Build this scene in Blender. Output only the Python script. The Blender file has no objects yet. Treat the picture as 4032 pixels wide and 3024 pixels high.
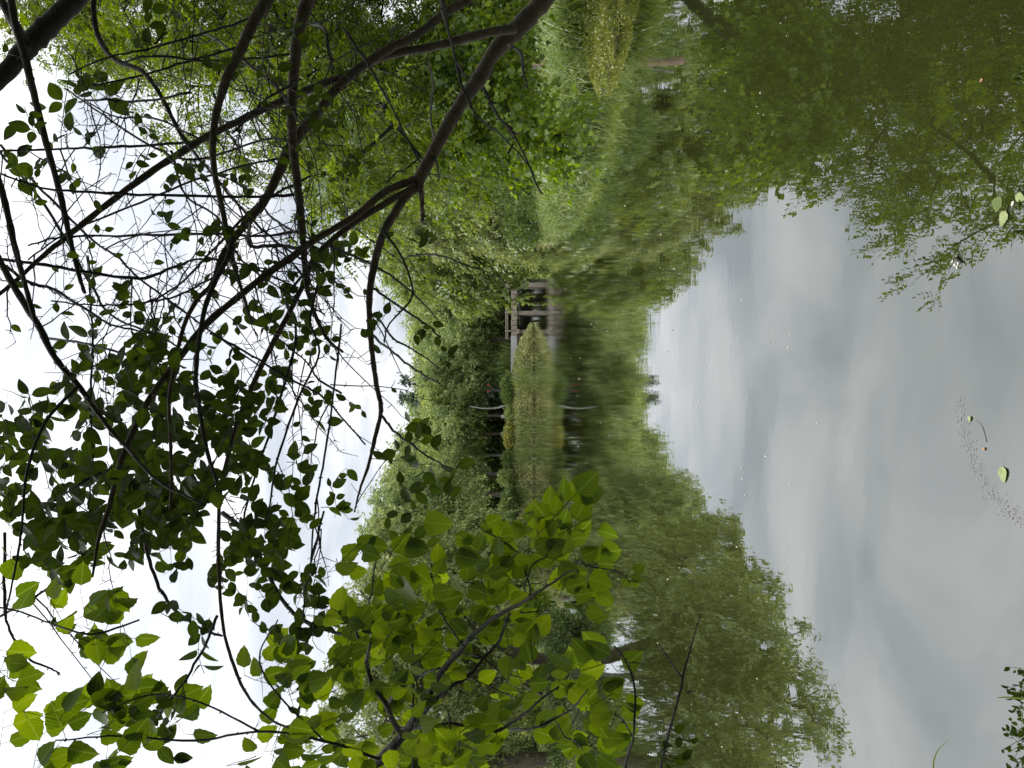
import bpy, math, random
import numpy as np
from mathutils import Vector, Matrix

# ------------------------------------------------------------------ camera, sky, light
sc = bpy.context.scene
COL = sc.collection
FOC = 2912.0            # focal length in pixels of the 4032 px wide photograph
CAM = np.array([0.0, 0.0, 1.6])
EPS = math.atan(12 / FOC)
FWD = np.array([0, math.cos(EPS), math.sin(EPS)])
UPV = np.array([0, -math.sin(EPS), math.cos(EPS)])
RGT = np.array([1.0, 0, 0])
cam_d = bpy.data.cameras.new("camera")
cam_d.sensor_width = 36; cam_d.lens = 36 * FOC / 4032
cam_d.clip_start = 0.05; cam_d.clip_end = 2000
cam = bpy.data.objects.new("camera", cam_d); COL.objects.link(cam)
cam.matrix_world = Matrix((( -UPV[0], RGT[0], -FWD[0], CAM[0]),
                           ( -UPV[1], RGT[1], -FWD[1], CAM[1]),
                           ( -UPV[2], RGT[2], -FWD[2], CAM[2]), (0, 0, 0, 1)))
sc.camera = cam
sc.render.resolution_x = 1024; sc.render.resolution_y = 768
sc.view_settings.view_transform = 'Standard'; sc.view_settings.look = 'None'
sc.view_settings.gamma = 1; sc.view_settings.exposure = 1.28
sc.cycles.max_bounces = 9; sc.cycles.transparent_max_bounces = 4
sc.cycles.diffuse_bounces = 6; sc.cycles.glossy_bounces = 3; sc.cycles.transmission_bounces = 3

SUN_EL, SUN_AZ = math.radians(55), math.radians(-62)      # behind the thin cloud, high on the left
world = bpy.data.worlds.new("World"); sc.world = world; world.use_nodes = True
wt = world.node_tree; wn = wt.nodes; wl = wt.links
for n in list(wn): wn.remove(n)
def wnode(t, **k):
    n = wn.new(t)
    for a, b in k.items(): setattr(n, a, b)
    return n
wo = wnode('ShaderNodeOutputWorld')
sky = wnode('ShaderNodeTexSky', sky_type='NISHITA'); sky.sun_disc = False
sky.sun_elevation = SUN_EL; sky.sun_rotation = SUN_AZ
bg1 = wnode('ShaderNodeBackground'); bg1.inputs[1].default_value = 0.09
wl.new(sky.outputs[0], bg1.inputs[0])
tc = wnode('ShaderNodeTexCoord'); sep = wnode('ShaderNodeSeparateXYZ'); wl.new(tc.outputs['Generated'], sep.inputs[0])
zz = wnode('ShaderNodeMath', operation='ABSOLUTE'); wl.new(sep.outputs[2], zz.inputs[0])
za = wnode('ShaderNodeMath', operation='ADD'); wl.new(zz.outputs[0], za.inputs[0]); za.inputs[1].default_value = 0.22
dx = wnode('ShaderNodeMath', operation='DIVIDE'); wl.new(sep.outputs[0], dx.inputs[0]); wl.new(za.outputs[0], dx.inputs[1])
dy = wnode('ShaderNodeMath', operation='DIVIDE'); wl.new(sep.outputs[1], dy.inputs[0]); wl.new(za.outputs[0], dy.inputs[1])
cb = wnode('ShaderNodeCombineXYZ'); wl.new(dx.outputs[0], cb.inputs[0]); wl.new(dy.outputs[0], cb.inputs[1])
mp = wnode('ShaderNodeMapping'); wl.new(cb.outputs[0], mp.inputs[0]); mp.inputs['Scale'].default_value = (1.0, 1.6, 1)
mp.inputs['Rotation'].default_value = (0, 0, 0.6); mp.inputs['Location'].default_value = (1.3, 0.4, 0)
nz = wnode('ShaderNodeTexNoise'); nz.inputs['Scale'].default_value = 1.7; nz.inputs['Detail'].default_value = 6
nz.inputs['Roughness'].default_value = 0.5; nz.inputs['Distortion'].default_value = 0.5
wl.new(mp.outputs[0], nz.inputs['Vector'])
rp = wnode('ShaderNodeValToRGB'); wl.new(nz.outputs[0], rp.inputs[0])
e = rp.color_ramp.elements
e[0].position = 0.34; e[0].color = (0.50, 0.53, 0.575, 1)
e[1].position = 0.66; e[1].color = (1.0, 0.975, 0.96, 1)
m_ = e.new(0.50); m_.color = (0.72, 0.735, 0.77, 1)
bg2 = wnode('ShaderNodeBackground')       # an overcast sky is about twice as bright overhead as low down
z2 = wnode('ShaderNodeMath', operation='MULTIPLY'); wl.new(zz.outputs[0], z2.inputs[0]); wl.new(zz.outputs[0], z2.inputs[1])
z3 = wnode('ShaderNodeMath', operation='MULTIPLY_ADD'); wl.new(z2.outputs[0], z3.inputs[0]); z3.inputs[1].default_value = 0.85; z3.inputs[2].default_value = 0.49
wl.new(z3.outputs[0], bg2.inputs[1])
wl.new(rp.outputs[0], bg2.inputs[0])
mx = wnode('ShaderNodeMixShader'); mx.inputs[0].default_value = 0.90
wl.new(bg1.outputs[0], mx.inputs[1]); wl.new(bg2.outputs[0], mx.inputs[2]); wl.new(mx.outputs[0], wo.inputs[0])

sun_d = bpy.data.lights.new("sun", 'SUN'); sun_d.energy = 1.5; sun_d.angle = math.radians(24); sun_d.color = (1, 0.96, 0.9)
sun = bpy.data.objects.new("sun", sun_d); COL.objects.link(sun)
sdir = Vector((math.sin(SUN_AZ) * math.cos(SUN_EL), math.cos(SUN_AZ) * math.cos(SUN_EL), math.sin(SUN_EL)))
sun.rotation_euler = sdir.to_track_quat('Z', 'Y').to_euler(); sun.location = (0, 0, 40)

# ------------------------------------------------------------------ helpers
def P(x, y, D):
    """world point seen at photograph pixel (x, y), D metres in front of the camera"""
    return CAM + D * (FWD - UPV * (x - 2016) / FOC + RGT * (1512 - y) / FOC)

def unit(v):
    return v / np.maximum(np.linalg.norm(v, axis=-1, keepdims=True), 1e-9)

def make_mesh(name, V, F, mat, uv=None, smooth=False):
    """V (n,3), F: (m,k) array of equal polygons or a list of such arrays"""
    me = bpy.data.meshes.new(name)
    Fs = F if isinstance(F, list) else [F]
    Fs = [np.asarray(f, dtype=np.int32) for f in Fs if len(f)]
    V = np.asarray(V, dtype=np.float32)
    me.vertices.add(len(V)); me.vertices.foreach_set('co', V.ravel())
    li = np.concatenate([f.ravel() for f in Fs])
    cnt = np.concatenate([np.full(len(f), f.shape[1], np.int32) for f in Fs])
    st = np.concatenate([[0], np.cumsum(cnt)[:-1]]).astype(np.int32)
    me.loops.add(len(li)); me.loops.foreach_set('vertex_index', li)
    me.polygons.add(len(cnt)); me.polygons.foreach_set('loop_start', st)
    if uv is not None:
        l = me.uv_layers.new(name='uv')
        l.data.foreach_set('uv', np.asarray(uv, dtype=np.float32)[li].ravel())
    me.update(calc_edges=True); me.validate()
    if smooth: me.polygons.foreach_set('use_smooth', np.ones(len(me.polygons), bool))
    me.materials.append(mat)
    return me

def link(name, me, parent=None, loc=(0, 0, 0), **props):
    o = bpy.data.objects.new(name, me); COL.objects.link(o); o.location = loc
    if parent is not None: o.parent = parent
    for k, v in props.items(): o[k] = v
    return o

def empty(name, loc, label, category, group=None):
    o = bpy.data.objects.new(name, None); COL.objects.link(o); o.location = loc
    o.empty_display_size = 0.2
    o['label'] = label; o['category'] = category
    if group: o['group'] = group
    return o

def catmull(pts, n):
    """pts (k, c) smooth through all points"""
    p = np.asarray(pts, float)
    if len(p) < 3: 
        t = np.linspace(0, 1, n * (len(p) - 1) + 1)[:, None]
        return p[0] * (1 - t) + p[-1] * t
    q = np.vstack([2 * p[0] - p[1], p, 2 * p[-1] - p[-2]])
    out = []
    for i in range(1, len(q) - 2):
        for t in np.linspace(0, 1, n, endpoint=False):
            a, b, c, d = q[i - 1], q[i], q[i + 1], q[i + 2]
            out.append(0.5 * ((2 * b) + (c - a) * t + (2 * a - 5 * b + 4 * c - d) * t * t + (3 * b - a - 3 * c + d) * t ** 3))
    out.append(p[-1])
    return np.array(out)

def tube(pts, rad, sides=6, lump=0.0, rng=None):
    """returns V, quads of a tube along pts with radii rad, open ends closed by collapsing"""
    pts = np.asarray(pts, float); n = len(pts)
    T = unit(np.gradient(pts, axis=0))
    ref = np.array([0.31, 0.17, 0.93]); 
    if abs(T[0] @ ref) > 0.9: ref = np.array([0.9, -0.3, 0.1])
    A = np.zeros_like(T); a = unit(np.cross(T[0], ref))
    for i in range(n):
        a = a - T[i] * (a @ T[i]); a = a / max(np.linalg.norm(a), 1e-9); A[i] = a
    B = np.cross(T, A)
    th = np.arange(sides) * 2 * math.pi / sides
    r = np.asarray(rad, float)[:, None] * np.ones((n, sides))
    if lump and rng is not None: r = r * (1 + lump * rng.normal(size=(n, 1)) + lump * 0.6 * rng.normal(size=(n, sides)))
    V = pts[:, None, :] + r[:, :, None] * (np.cos(th)[None, :, None] * A[:, None, :] + np.sin(th)[None, :, None] * B[:, None, :])
    V = V.reshape(-1, 3)
    i = np.arange(n - 1)[:, None]; j = np.arange(sides)[None, :]
    Q = np.stack([i * sides + j, i * sides + (j + 1) % sides, (i + 1) * sides + (j + 1) % sides, (i + 1) * sides + j], -1).reshape(-1, 4)
    # end caps as degenerate-free fans around a centre point
    c0, c1 = len(V), len(V) + 1
    V = np.vstack([V, pts[0], pts[-1] + T[-1] * r[-1, 0] * 0.6])
    return V, Q, c0, c1, sides, n

class Tubes:
    def __init__(s): s.V = []; s.Q = []; s.T = []; s.n = 0
    def add(s, pts, rad, sides=6, lump=0.0, rng=None):
        V, Q, c0, c1, k, n = tube(pts, rad, sides, lump, rng)
        s.V.append(V); s.Q.append(Q + s.n)
        j = np.arange(k)
        s.T.append(np.stack([np.full(k, c0), (j + 1) % k, j], -1) + s.n)
        b = (n - 1) * k
        s.T.append(np.stack([np.full(k, c1), b + j, b + (j + 1) % k], -1) + s.n)
        s.n += len(V)
    def mesh(s, name, mat):
        return make_mesh(name, np.vstack(s.V), [np.vstack(s.Q), np.vstack(s.T)], mat, smooth=True)

def leaf_quads(Pp, A, N, L, W, fold=0.18):
    """kite-shaped leaves, base P, axis A, normal N (n,3), length, width (n,)"""
    n = len(Pp); A = unit(A); S = unit(np.cross(N, A)); N = unit(np.cross(A, S))
    L = L[:, None]; W = W[:, None]
    v0 = Pp; v2 = Pp + A * L - N * L * 0.10
    v1 = Pp + A * L * 0.45 + S * W * 0.5 + N * W * fold
    v3 = Pp + A * L * 0.45 - S * W * 0.5 + N * W * fold
    V = np.stack([v0, v1, v2, v3], 1).reshape(-1, 3)
    F = np.arange(n * 4, dtype=np.int32).reshape(-1, 4)
    return V, F

# ------------------------------------------------------------------ materials
class NT:
    def __init__(s, name):
        s.m = bpy.data.materials.new(name); s.m.use_nodes = True; s.t = s.m.node_tree
        for n in list(s.t.nodes): s.t.nodes.remove(n)
        s.out = s.n('ShaderNodeOutputMaterial')
    def n(s, t, ins=None, **k):
        nd = s.t.nodes.new(t)
        for a, b in k.items(): setattr(nd, a, b)
        for a, b in (ins or {}).items():
            if isinstance(b, bpy.types.NodeSocket): s.t.links.new(b, nd.inputs[a])
            else: nd.inputs[a].default_value = b
        return nd
    def math(s, op, a, b=0.0, c=None):
        d = {0: a, 1: b}
        if c is not None: d[2] = c
        return s.n('ShaderNodeMath', d, operation=op).outputs[0]
    def ramp(s, fac, stops):
        r = s.n('ShaderNodeValToRGB', {0: fac}); e = r.color_ramp.elements
        e[0].position, e[0].color = stops[0][0], (*stops[0][1], 1)
        e[1].position, e[1].color = stops[-1][0], (*stops[-1][1], 1)
        for p, c in stops[1:-1]:
            x = e.new(p); x.color = (*c, 1)
        return r.outputs[0]
    def noise(s, scale, detail=4, rough=0.5, vec=None, dist=0.0):
        d = {'Scale': scale, 'Detail': detail, 'Roughness': rough, 'Distortion': dist}
        if vec is not None: d['Vector'] = vec
        return s.n('ShaderNodeTexNoise', d).outputs[0]
    def surf(s, sh): s.t.links.new(sh, s.out.inputs['Surface']); return s.m

def leaf_mat(name, stops, trans=0.45,  tboost=1.25, clump=0.5, gloss=0.05, veins=False, obj=False):
    """leaf colours run from first to last stop; part per leaf, part by clump of the crown"""
    t = NT(name)
    g = t.n('ShaderNodeNewGeometry')
    if obj:
        oi = t.n('ShaderNodeObjectInfo')
        rnd = oi.outputs['Random']
        rnd = t.math('FRACT', t.math('ADD', rnd, g.outputs['Random Per Island']))
        oi = None
    else:
        rnd = g.outputs['Random Per Island']
    nz = t.noise(clump, 3, 0.6, g.outputs['Position'])
    f = t.math('ADD', t.math('MULTIPLY', rnd, 0.24 if name[:3] == 'far' else 0.42), t.math('MULTIPLY', nz, 0.76 if name[:3] == 'far' else 0.58))
    c = t.ramp(f, stops)
    if veins:
        uv = t.n('ShaderNodeUVMap').outputs[0]; sp = t.n('ShaderNodeSeparateXYZ', {0: uv})
        au = t.math('ABSOLUTE', t.math('SUBTRACT', sp.outputs[0], 0.5))
        v = t.math('SUBTRACT', sp.outputs[1], t.math('MULTIPLY', au, 0.9))
        w = t.math('ABSOLUTE', t.math('SUBTRACT', t.math('FRACT', t.math('MULTIPLY', v, 7.0)), 0.5))
        line = t.math('MAXIMUM', t.math('LESS_THAN', w, 0.055), t.math('LESS_THAN', au, 0.022))
        blot = t.noise(9, 3, 0.6, t.n('ShaderNodeTexCoord').outputs['UV'])
        c = t.n('ShaderNodeMix', {0: t.math('MULTIPLY', line, 0.40 if name[0] == 'm' else 0.10), 6: c, 7: (0.20, 0.27, 0.07, 1)}, data_type='RGBA').outputs[2]
        c = t.n('ShaderNodeMix', {0: t.math('MULTIPLY', blot, 0.35), 6: c, 7: (0.035, 0.05, 0.012, 1)}, data_type='RGBA').outputs[2]
    hs = t.n('ShaderNodeHueSaturation', {'Hue': 0.487, 'Saturation': 1.12, 'Value': tboost, 'Color': c}).outputs[0]
    d = t.n('ShaderNodeBsdfDiffuse', {'Color': c}).outputs[0]
    tr = t.n('ShaderNodeBsdfTranslucent', {'Color': hs}).outputs[0]
    s = t.n('ShaderNodeMixShader', {0: trans, 1: d, 2: tr}).outputs[0]
    if gloss:
        gl = t.n('ShaderNodeBsdfGlossy', {'Color': (0.8, 0.85, 0.9, 1), 'Roughness': 0.45}).outputs[0]
        s = t.n('ShaderNodeMixShader', {0: gloss, 1: s, 2: gl}).outputs[0]
    return t.surf(s)

def bark_mat(name, c0, c1, scale=14, rough=0.85, blotch=None):
    t = NT(name); g = t.n('ShaderNodeNewGeometry')
    n1 = t.noise(scale, 6, 0.65, g.outputs['Position'], 0.4)
    n2 = t.noise(scale * 0.22, 3, 0.5, g.outputs['Position'])
    c = t.ramp(n1, [(0.3, c0), (0.7, c1)])
    if blotch: c = t.n('ShaderNodeMix', {0: t.math('MULTIPLY', t.math('GREATER_THAN', n2, 0.56), 0.5), 6: c, 7: (*blotch, 1)}, data_type='RGBA').outputs[2]
    b = t.n('ShaderNodeBump', {'Strength': 0.7, 'Distance': 0.01, 'Height': n1}).outputs[0]
    return t.surf(t.n('ShaderNodeBsdfPrincipled', {'Base Color': c, 'Roughness': rough, 'Normal': b}).outputs[0])

def plain_mat(name, c0, c1, scale=6, rough=0.8, bump=0.004):
    t = NT(name); g = t.n('ShaderNodeNewGeometry')
    n1 = t.noise(scale, 6, 0.6, g.outputs['Position'])
    c = t.ramp(n1, [(0.3, c0), (0.7, c1)])
    b = t.n('ShaderNodeBump', {'Strength': 0.6, 'Distance': bump, 'Height': n1}).outputs[0]
    return t.surf(t.n('ShaderNodeBsdfPrincipled', {'Base Color': c, 'Roughness': rough, 'Normal': b}).outputs[0])

M = {}
M['robinia'] = leaf_mat('robinia_leaf', [(0.25, (0.048, 0.083, 0.010)), (0.5, (0.117, 0.180, 0.017)), (0.8, (0.234, 0.303, 0.034))], 0.5, 1.35, 0.9)
M['bright'] = leaf_mat('bright_leaf', [(0.25, (0.071, 0.132, 0.011)), (0.5, (0.165, 0.264, 0.019)), (0.8, (0.330, 0.440, 0.039))], 0.5, 1.3, 1.4)
M['maple'] = leaf_mat('maple_leaf', [(0.25, (0.084, 0.126, 0.026)), (0.5, (0.198, 0.270, 0.050)), (0.8, (0.360, 0.432, 0.090))], 0.45, 1.2, 0.6)
M['willow'] = leaf_mat('willow_leaf', [(0.25, (0.120, 0.156, 0.048)), (0.5, (0.252, 0.312, 0.090)), (0.8, (0.432, 0.480, 0.168))], 0.45, 1.15, 0.6)
M['far'] = leaf_mat('far_leaf', [(0.30, (0.105, 0.154, 0.053)), (0.5, (0.266, 0.343, 0.119)), (0.72, (0.476, 0.546, 0.203))], 0.4, 1.15, 0.45, 0.03)
M['far2'] = leaf_mat('far_leaf_yellowish', [(0.30, (0.126, 0.175, 0.050)), (0.5, (0.308, 0.385, 0.105)), (0.72, (0.532, 0.588, 0.175))], 0.4, 1.15, 0.45, 0.03)
M['conifer'] = leaf_mat('conifer_needle', [(0.3, (0.058, 0.098, 0.052)), (0.7, (0.138, 0.196, 0.098))], 0.2, 1.0, 0.5)
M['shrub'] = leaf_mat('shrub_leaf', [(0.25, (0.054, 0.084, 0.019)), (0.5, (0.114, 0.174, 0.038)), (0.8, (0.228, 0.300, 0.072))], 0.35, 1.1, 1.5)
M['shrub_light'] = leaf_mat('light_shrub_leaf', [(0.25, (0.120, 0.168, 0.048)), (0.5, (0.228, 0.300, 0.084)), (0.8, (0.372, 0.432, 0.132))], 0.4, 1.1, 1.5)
M['flower'] = leaf_mat('yellow_flower', [(0.3, (0.42, 0.30, 0.015)), (0.7, (0.60, 0.48, 0.03))], 0.3, 1.0, 2)
M['herb'] = leaf_mat('bank_herb', [(0.25, (0.144, 0.168, 0.048)), (0.5, (0.300, 0.324, 0.102)), (0.8, (0.504, 0.504, 0.228))], 0.3, 1.1, 0.9)
M['creeper'] = leaf_mat('creeping_herb', [(0.25, (0.122, 0.150, 0.019)), (0.5, (0.243, 0.290, 0.037)), (0.8, (0.449, 0.468, 0.122))], 0.35, 1.1, 3)
M['sedge'] = leaf_mat('sedge_blade', [(0.25, (0.082, 0.133, 0.022)), (0.55, (0.204, 0.286, 0.056)), (0.8, (0.469, 0.510, 0.245))], 0.35, 1.1, 1.2, 0.06)
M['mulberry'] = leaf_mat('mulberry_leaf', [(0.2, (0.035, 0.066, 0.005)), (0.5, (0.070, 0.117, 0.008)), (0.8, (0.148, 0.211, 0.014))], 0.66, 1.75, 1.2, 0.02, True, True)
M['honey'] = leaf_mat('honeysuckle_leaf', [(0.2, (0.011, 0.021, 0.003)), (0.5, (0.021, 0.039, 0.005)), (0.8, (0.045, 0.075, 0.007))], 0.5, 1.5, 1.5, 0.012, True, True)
M['bark_pale'] = bark_mat('pale_grey_bark', (0.024, 0.018, 0.011), (0.072, 0.055, 0.034), 30, 0.9, (0.022, 0.018, 0.014))
M['bark_dark'] = bark_mat('dark_brown_bark', (0.006, 0.005, 0.004), (0.020, 0.016, 0.012), 40)
M['bark_far'] = bark_mat('grey_brown_bark', (0.06, 0.05, 0.038), (0.15, 0.125, 0.095), 8)
M['bark_white'] = bark_mat('whitish_bark', (0.11, 0.11, 0.095), (0.24, 0.235, 0.205), 6)
M['bark_red'] = bark_mat('reddish_bark', (0.10, 0.06, 0.04), (0.24, 0.16, 0.11), 10)
M['whitewash'] = plain_mat('whitewash', (0.38, 0.35, 0.32), (0.68, 0.66, 0.62), 9)
M['stone'] = plain_mat('bridge_stone', (0.20, 0.17, 0.135), (0.36, 0.31, 0.26), 3, 0.85, 0.02)
M['concrete'] = plain_mat('pale_concrete', (0.34, 0.34, 0.34), (0.46, 0.46, 0.46), 1.2, 0.8, 0.01)
M['petal'] = plain_mat('fallen_petal', (0.60, 0.56, 0.40), (0.75, 0.72, 0.60), 20)
M['dead_leaf'] = plain_mat('dead_leaf', (0.34, 0.17, 0.08), (0.50, 0.30, 0.16), 60)
M['pale_leaf'] = plain_mat('pale_leaf', (0.24, 0.29, 0.11), (0.38, 0.43, 0.20), 70)
M['red'] = plain_mat('red_paint', (0.35, 0.03, 0.02), (0.45, 0.05, 0.04), 6)
M['scum'] = plain_mat('grey_scum', (0.16, 0.155, 0.15), (0.32, 0.31, 0.31), 30)

# ground: soil with moss and litter
t = NT('bank_soil'); g = t.n('ShaderNodeNewGeometry')
n1 = t.noise(2.2, 8, 0.65, g.outputs['Position']); n2 = t.noise(0.35, 3, 0.5, g.outputs['Position'])
c = t.ramp(n1, [(0.3, (0.035, 0.045, 0.015)), (0.5, (0.07, 0.085, 0.028)), (0.72, (0.13, 0.12, 0.06))])
c = t.n('ShaderNodeMix', {0: t.math('MULTIPLY', n2, 0.5), 6: c, 7: (0.05, 0.045, 0.025, 1)}, data_type='RGBA').outputs[2]
b = t.n('ShaderNodeBump', {'Strength': 0.8, 'Distance': 0.06, 'Height': n1}).outputs[0]
M['soil'] = t.surf(t.n('ShaderNodeBsdfPrincipled', {'Base Color': c, 'Roughness': 0.95, 'Normal': b}).outputs[0])

# water: murky green body under a mirror with fine wind ripples
t = NT('pond_water'); g = t.n('ShaderNodeNewGeometry')
mpn = t.n('ShaderNodeMapping', {0: g.outputs['Position'], 'Scale': (1.0, 1.5, 1.0)}).outputs[0]
r1 = t.noise(2.6, 3, 0.5, mpn, 0.3); r2 = t.noise(9.0, 2, 0.5, mpn, 0.2)
calm = t.ramp(t.noise(0.12, 2, 0.5, g.outputs['Position']), [(0.40, (0.35,) * 3), (0.62, (1,) * 3)])
h = t.math('ADD', t.math('MULTIPLY', r1, 1.0), t.math('MULTIPLY', r2, 0.22))
shel = t.n('ShaderNodeMapRange', {'Value': t.n('ShaderNodeSeparateXYZ', {0: g.outputs['Position']}).outputs[1], 'From Min': 3.0, 'From Max': 26.0, 'To Min': 0.35, 'To Max': 1.0}).outputs[0]
h = t.math('MULTIPLY', t.math('MULTIPLY', h, calm), shel)
bump = t.n('ShaderNodeBump', {'Strength': 1.0, 'Distance': 0.0025, 'Height': h}).outputs[0]
body = (0.030, 0.036, 0.009, 1)
dif = t.n('ShaderNodeBsdfDiffuse', {'Color': body}).outputs[0]
gls = t.n('ShaderNodeBsdfGlossy', {'Color': (0.97, 0.98, 1.0, 1), 'Roughness': 0.004, 'Normal': bump}).outputs[0]
fr = t.n('ShaderNodeFresnel', {'IOR': 1.33, 'Normal': bump}).outputs[0]
fac = t.math('ADD', t.math('MINIMUM', t.math('MULTIPLY', fr, 1.25), 0.7), 0.215)
M['water'] = t.surf(t.n('ShaderNodeMixShader', {0: fac, 1: dif, 2: gls}).outputs[0])

# ------------------------------------------------------------------ terrain and water
POND = np.array([(-14, 4), (-6, 2.3), (-2.5, 2.0), (0, 1.9), (2.5, 2.0), (4.6, 3.0), (6.4, 6), (6.5, 9), (6.2, 11.3), (5.6, 12.4),
                 (5.3, 13.6), (6.0, 14.8), (5.7, 16.5), (5.1, 18), (5.2, 22), (5.7, 28), (6.6, 34), (8.2, 46), (10.2, 58), (12.0, 68),
                 (13, 84), (10, 96), (5.5, 96), (5.2, 84), (5.7, 74), (5.4, 67), (4.9, 64.3), (3.6, 62.9), (0, 62), (-5, 62.3), (-10, 61.5),
                 (-14, 57), (-16.5, 50), (-15, 41), (-10.8, 33), (-8.2, 25), (-7.1, 20.8), (-7.4, 19.2), (-9.5, 18.2), (-16, 17), (-22, 12), (-19, 6)], float)
def pond_sd(x, y):
    """signed distance to the shore, positive on land"""
    px, py = np.asarray(x, float), np.asarray(y, float)
    d = np.full(px.shape, 1e9); ins = np.zeros(px.shape, bool)
    n = len(POND)
    for i in range(n):
        a, b = POND[i], POND[(i + 1) % n]
        e = b - a; wx, wy = px - a[0], py - a[1]
        tt = np.clip((wx * e[0] + wy * e[1]) / (e @ e), 0, 1)
        d = np.minimum(d, np.hypot(wx - e[0] * tt, wy - e[1] * tt))
        c = ((a[1] > py) != (b[1] > py)) & (px < (b[0] - a[0]) * (py - a[1]) / (b[1] - a[1] + 1e-12) + a[0])
        ins ^= c
    return np.where(ins, -d, d)
def wob(x, y, k=1.0):
    return (np.sin(x * 1.3 * k + 1.7 * np.sin(y * 0.9 * k)) + np.sin(y * 1.7 * k + 1.3 * np.sin(x * 1.1 * k + 2))) * 0.5
def ground_z(x, y):
    x = np.asarray(x, float); y = np.asarray(y, float)
    d = pond_sd(x, y) + 0.14 * wob(x, y, 2.0) + 0.05 * wob(x, y, 6.3)
    far = np.clip((y - 45) / 12, 0, 1); near = np.clip((5 - y) / 3, 0, 1)
    hb = 0.7 * (1 - far) + (2.15 - 1.15 * np.clip((x - 0.3) / 2.6, 0, 1) * np.clip((y - 64.6) / 1.2, 0, 1)) * far; hb = hb * (1 - near) + 0.22 * near
    w = 1.3 * (1 - far) + 1.9 * far
    up = hb * (1 - np.exp(-np.maximum(d, 0) / w)) + 0.06 * wob(x, y, 0.7) * np.clip(d, 0, 2) / 2
    dn = np.maximum(d, -3) * 0.5
    return np.where(d > 0, up, dn)
xs = np.unique(np.concatenate([np.linspace(-400, -34, 24), np.arange(-34, -12, 1.0), np.arange(-12, 13, 0.33), np.arange(13, 34, 1.0), np.linspace(34, 400, 24)]))
ys = np.unique(np.concatenate([np.linspace(-120, -6, 10), np.arange(-6, 26, 0.33), np.arange(26, 58, 0.6), np.arange(58, 70, 0.33), np.arange(70, 110, 1.2), np.linspace(110, 600, 24)]))
gx, gy = np.meshgrid(xs, ys)
gz = ground_z(gx, gy)
V = np.stack([gx, gy, gz], -1).reshape(-1, 3)
nx, ny = len(xs), len(ys)
i, j = np.meshgrid(np.arange(nx - 1), np.arange(ny - 1)); i = i.ravel(); j = j.ravel()
F = np.stack([j * nx + i, j * nx + i + 1, (j + 1) * nx + i + 1, (j + 1) * nx + i], -1)
link('ground', make_mesh('ground', V, F, M['soil'], smooth=True), kind='structure')
link('water', make_mesh('water', [(-26, 0.5, 0), (20, 0.5, 0), (20, 100, 0), (-26, 100, 0)], np.array([[0, 1, 2, 3]]), M['water']), kind='structure')

# ------------------------------------------------------------------ stone bridge (behind the tip of the island)
def box_mesh(name, c, s, mat, rz=0.0, bevel=0.012):
    import bmesh
    bm = bmesh.new(); bmesh.ops.create_cube(bm, size=1)
    bmesh.ops.scale(bm, vec=s, verts=bm.verts)
    if bevel: bmesh.ops.bevel(bm, geom=bm.edges[:], offset=min(bevel, min(s) * 0.3), segments=1, affect='EDGES')
    bmesh.ops.rotate(bm, cent=(0, 0, 0), matrix=Matrix.Rotation(rz, 3, 'Z'), verts=bm.verts)
    bmesh.ops.translate(bm, vec=c, verts=bm.verts)
    me = bpy.data.meshes.new(name); bm.to_mesh(me); bm.free(); me.materials.append(mat)
    return me
BD = 68.0
def bx(y): return (1512 - y) / FOC * BD
def bz(x): return 1.6 + (2028 - x) / FOC * BD
br = empty('stone_bridge', (0, 0, 0), 'low stone beam bridge with two thin rails behind the tip of the grassy island', 'bridge')
xw = bx(1322)                                       # where the wing wall meets the bridge proper
# wing wall and approach slab in pale concrete
link('wing_wall', box_mesh('wing_wall', ((bx(1480) + xw) / 2, BD + 0.6, (bz(2012) + bz(2036)) / 2), (xw - bx(1480), 1.6, bz(2012) - bz(2036)), M['concrete']), br)
link('wing_wall_foot', box_mesh('wing_wall_foot', ((bx(1480) + xw) / 2 , BD + 0.75, bz(2036) / 2 - 0.2), (xw - bx(1480) - 0.1, 1.3, bz(2036) + 0.4), M['stone']), br)
for k in range(18):                                  # deck stones laid side by side
    a = xw + (bx(960) - xw) * k / 18; b_ = xw + (bx(960) - xw) * (k + 1) / 18
    me = box_mesh('deck_stone', ((a + b_) / 2, BD + 0.6, (bz(2013) + bz(2036)) / 2 + 0.015 * ((k * 7) % 3 - 1)), (b_ - a - 0.04, 1.6 + 0.05 * ((k * 5) % 3), bz(2013) - bz(2036)), M['stone'])
    link('deck_stone', me, br)
for y0, y1, xt, xb in [(1112, 1131, 2036.5, 2100), (1224, 1240, 2036.5, 2100), (1016, 1034, 2036.5, 2100)]:
    link('pier', box_mesh('pier', (bx((y0 + y1) / 2), BD + 0.7, (bz(xt) - 0.5) / 2), (bx(y0) - bx(y1), 1.3, bz(xt) + 0.5), M['stone']), br)
link('cap_beam', box_mesh('cap_beam', (bx(1306), BD + 0.6, bz(2041)), (0.42, 1.9, bz(2036.5) - bz(2046)), M['stone']), br)
link('pier', box_mesh('pier', (bx(1306), BD + 0.7, (bz(2046.5) - 0.5) / 2), (0.36, 1.3, bz(2046.5) + 0.5), M['stone']), br)
for yy in (1303, 1230, 1120, 1010):
    link('post', box_mesh('post', (bx(yy), BD - 0.12, (bz(1989) + bz(2012.5)) / 2), (0.17, 0.17, bz(1989) - bz(2012.5)), M['stone'], bevel=0.03), br)
for xr in (1993, 1999):
    y_a, y_b = (1336, 985)
    tb = Tubes(); n_ = 10
    tb.add([(bx(y_a) + (bx(y_b) - bx(y_a)) * q / n_, BD - 0.12 + (0.1 if xr > 1995 else 0), bz(xr)) for q in range(n_ + 1)], [0.045] * (n_ + 1), 8)
    link('rail', tb.mesh('rail', M['stone']), br)

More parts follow.
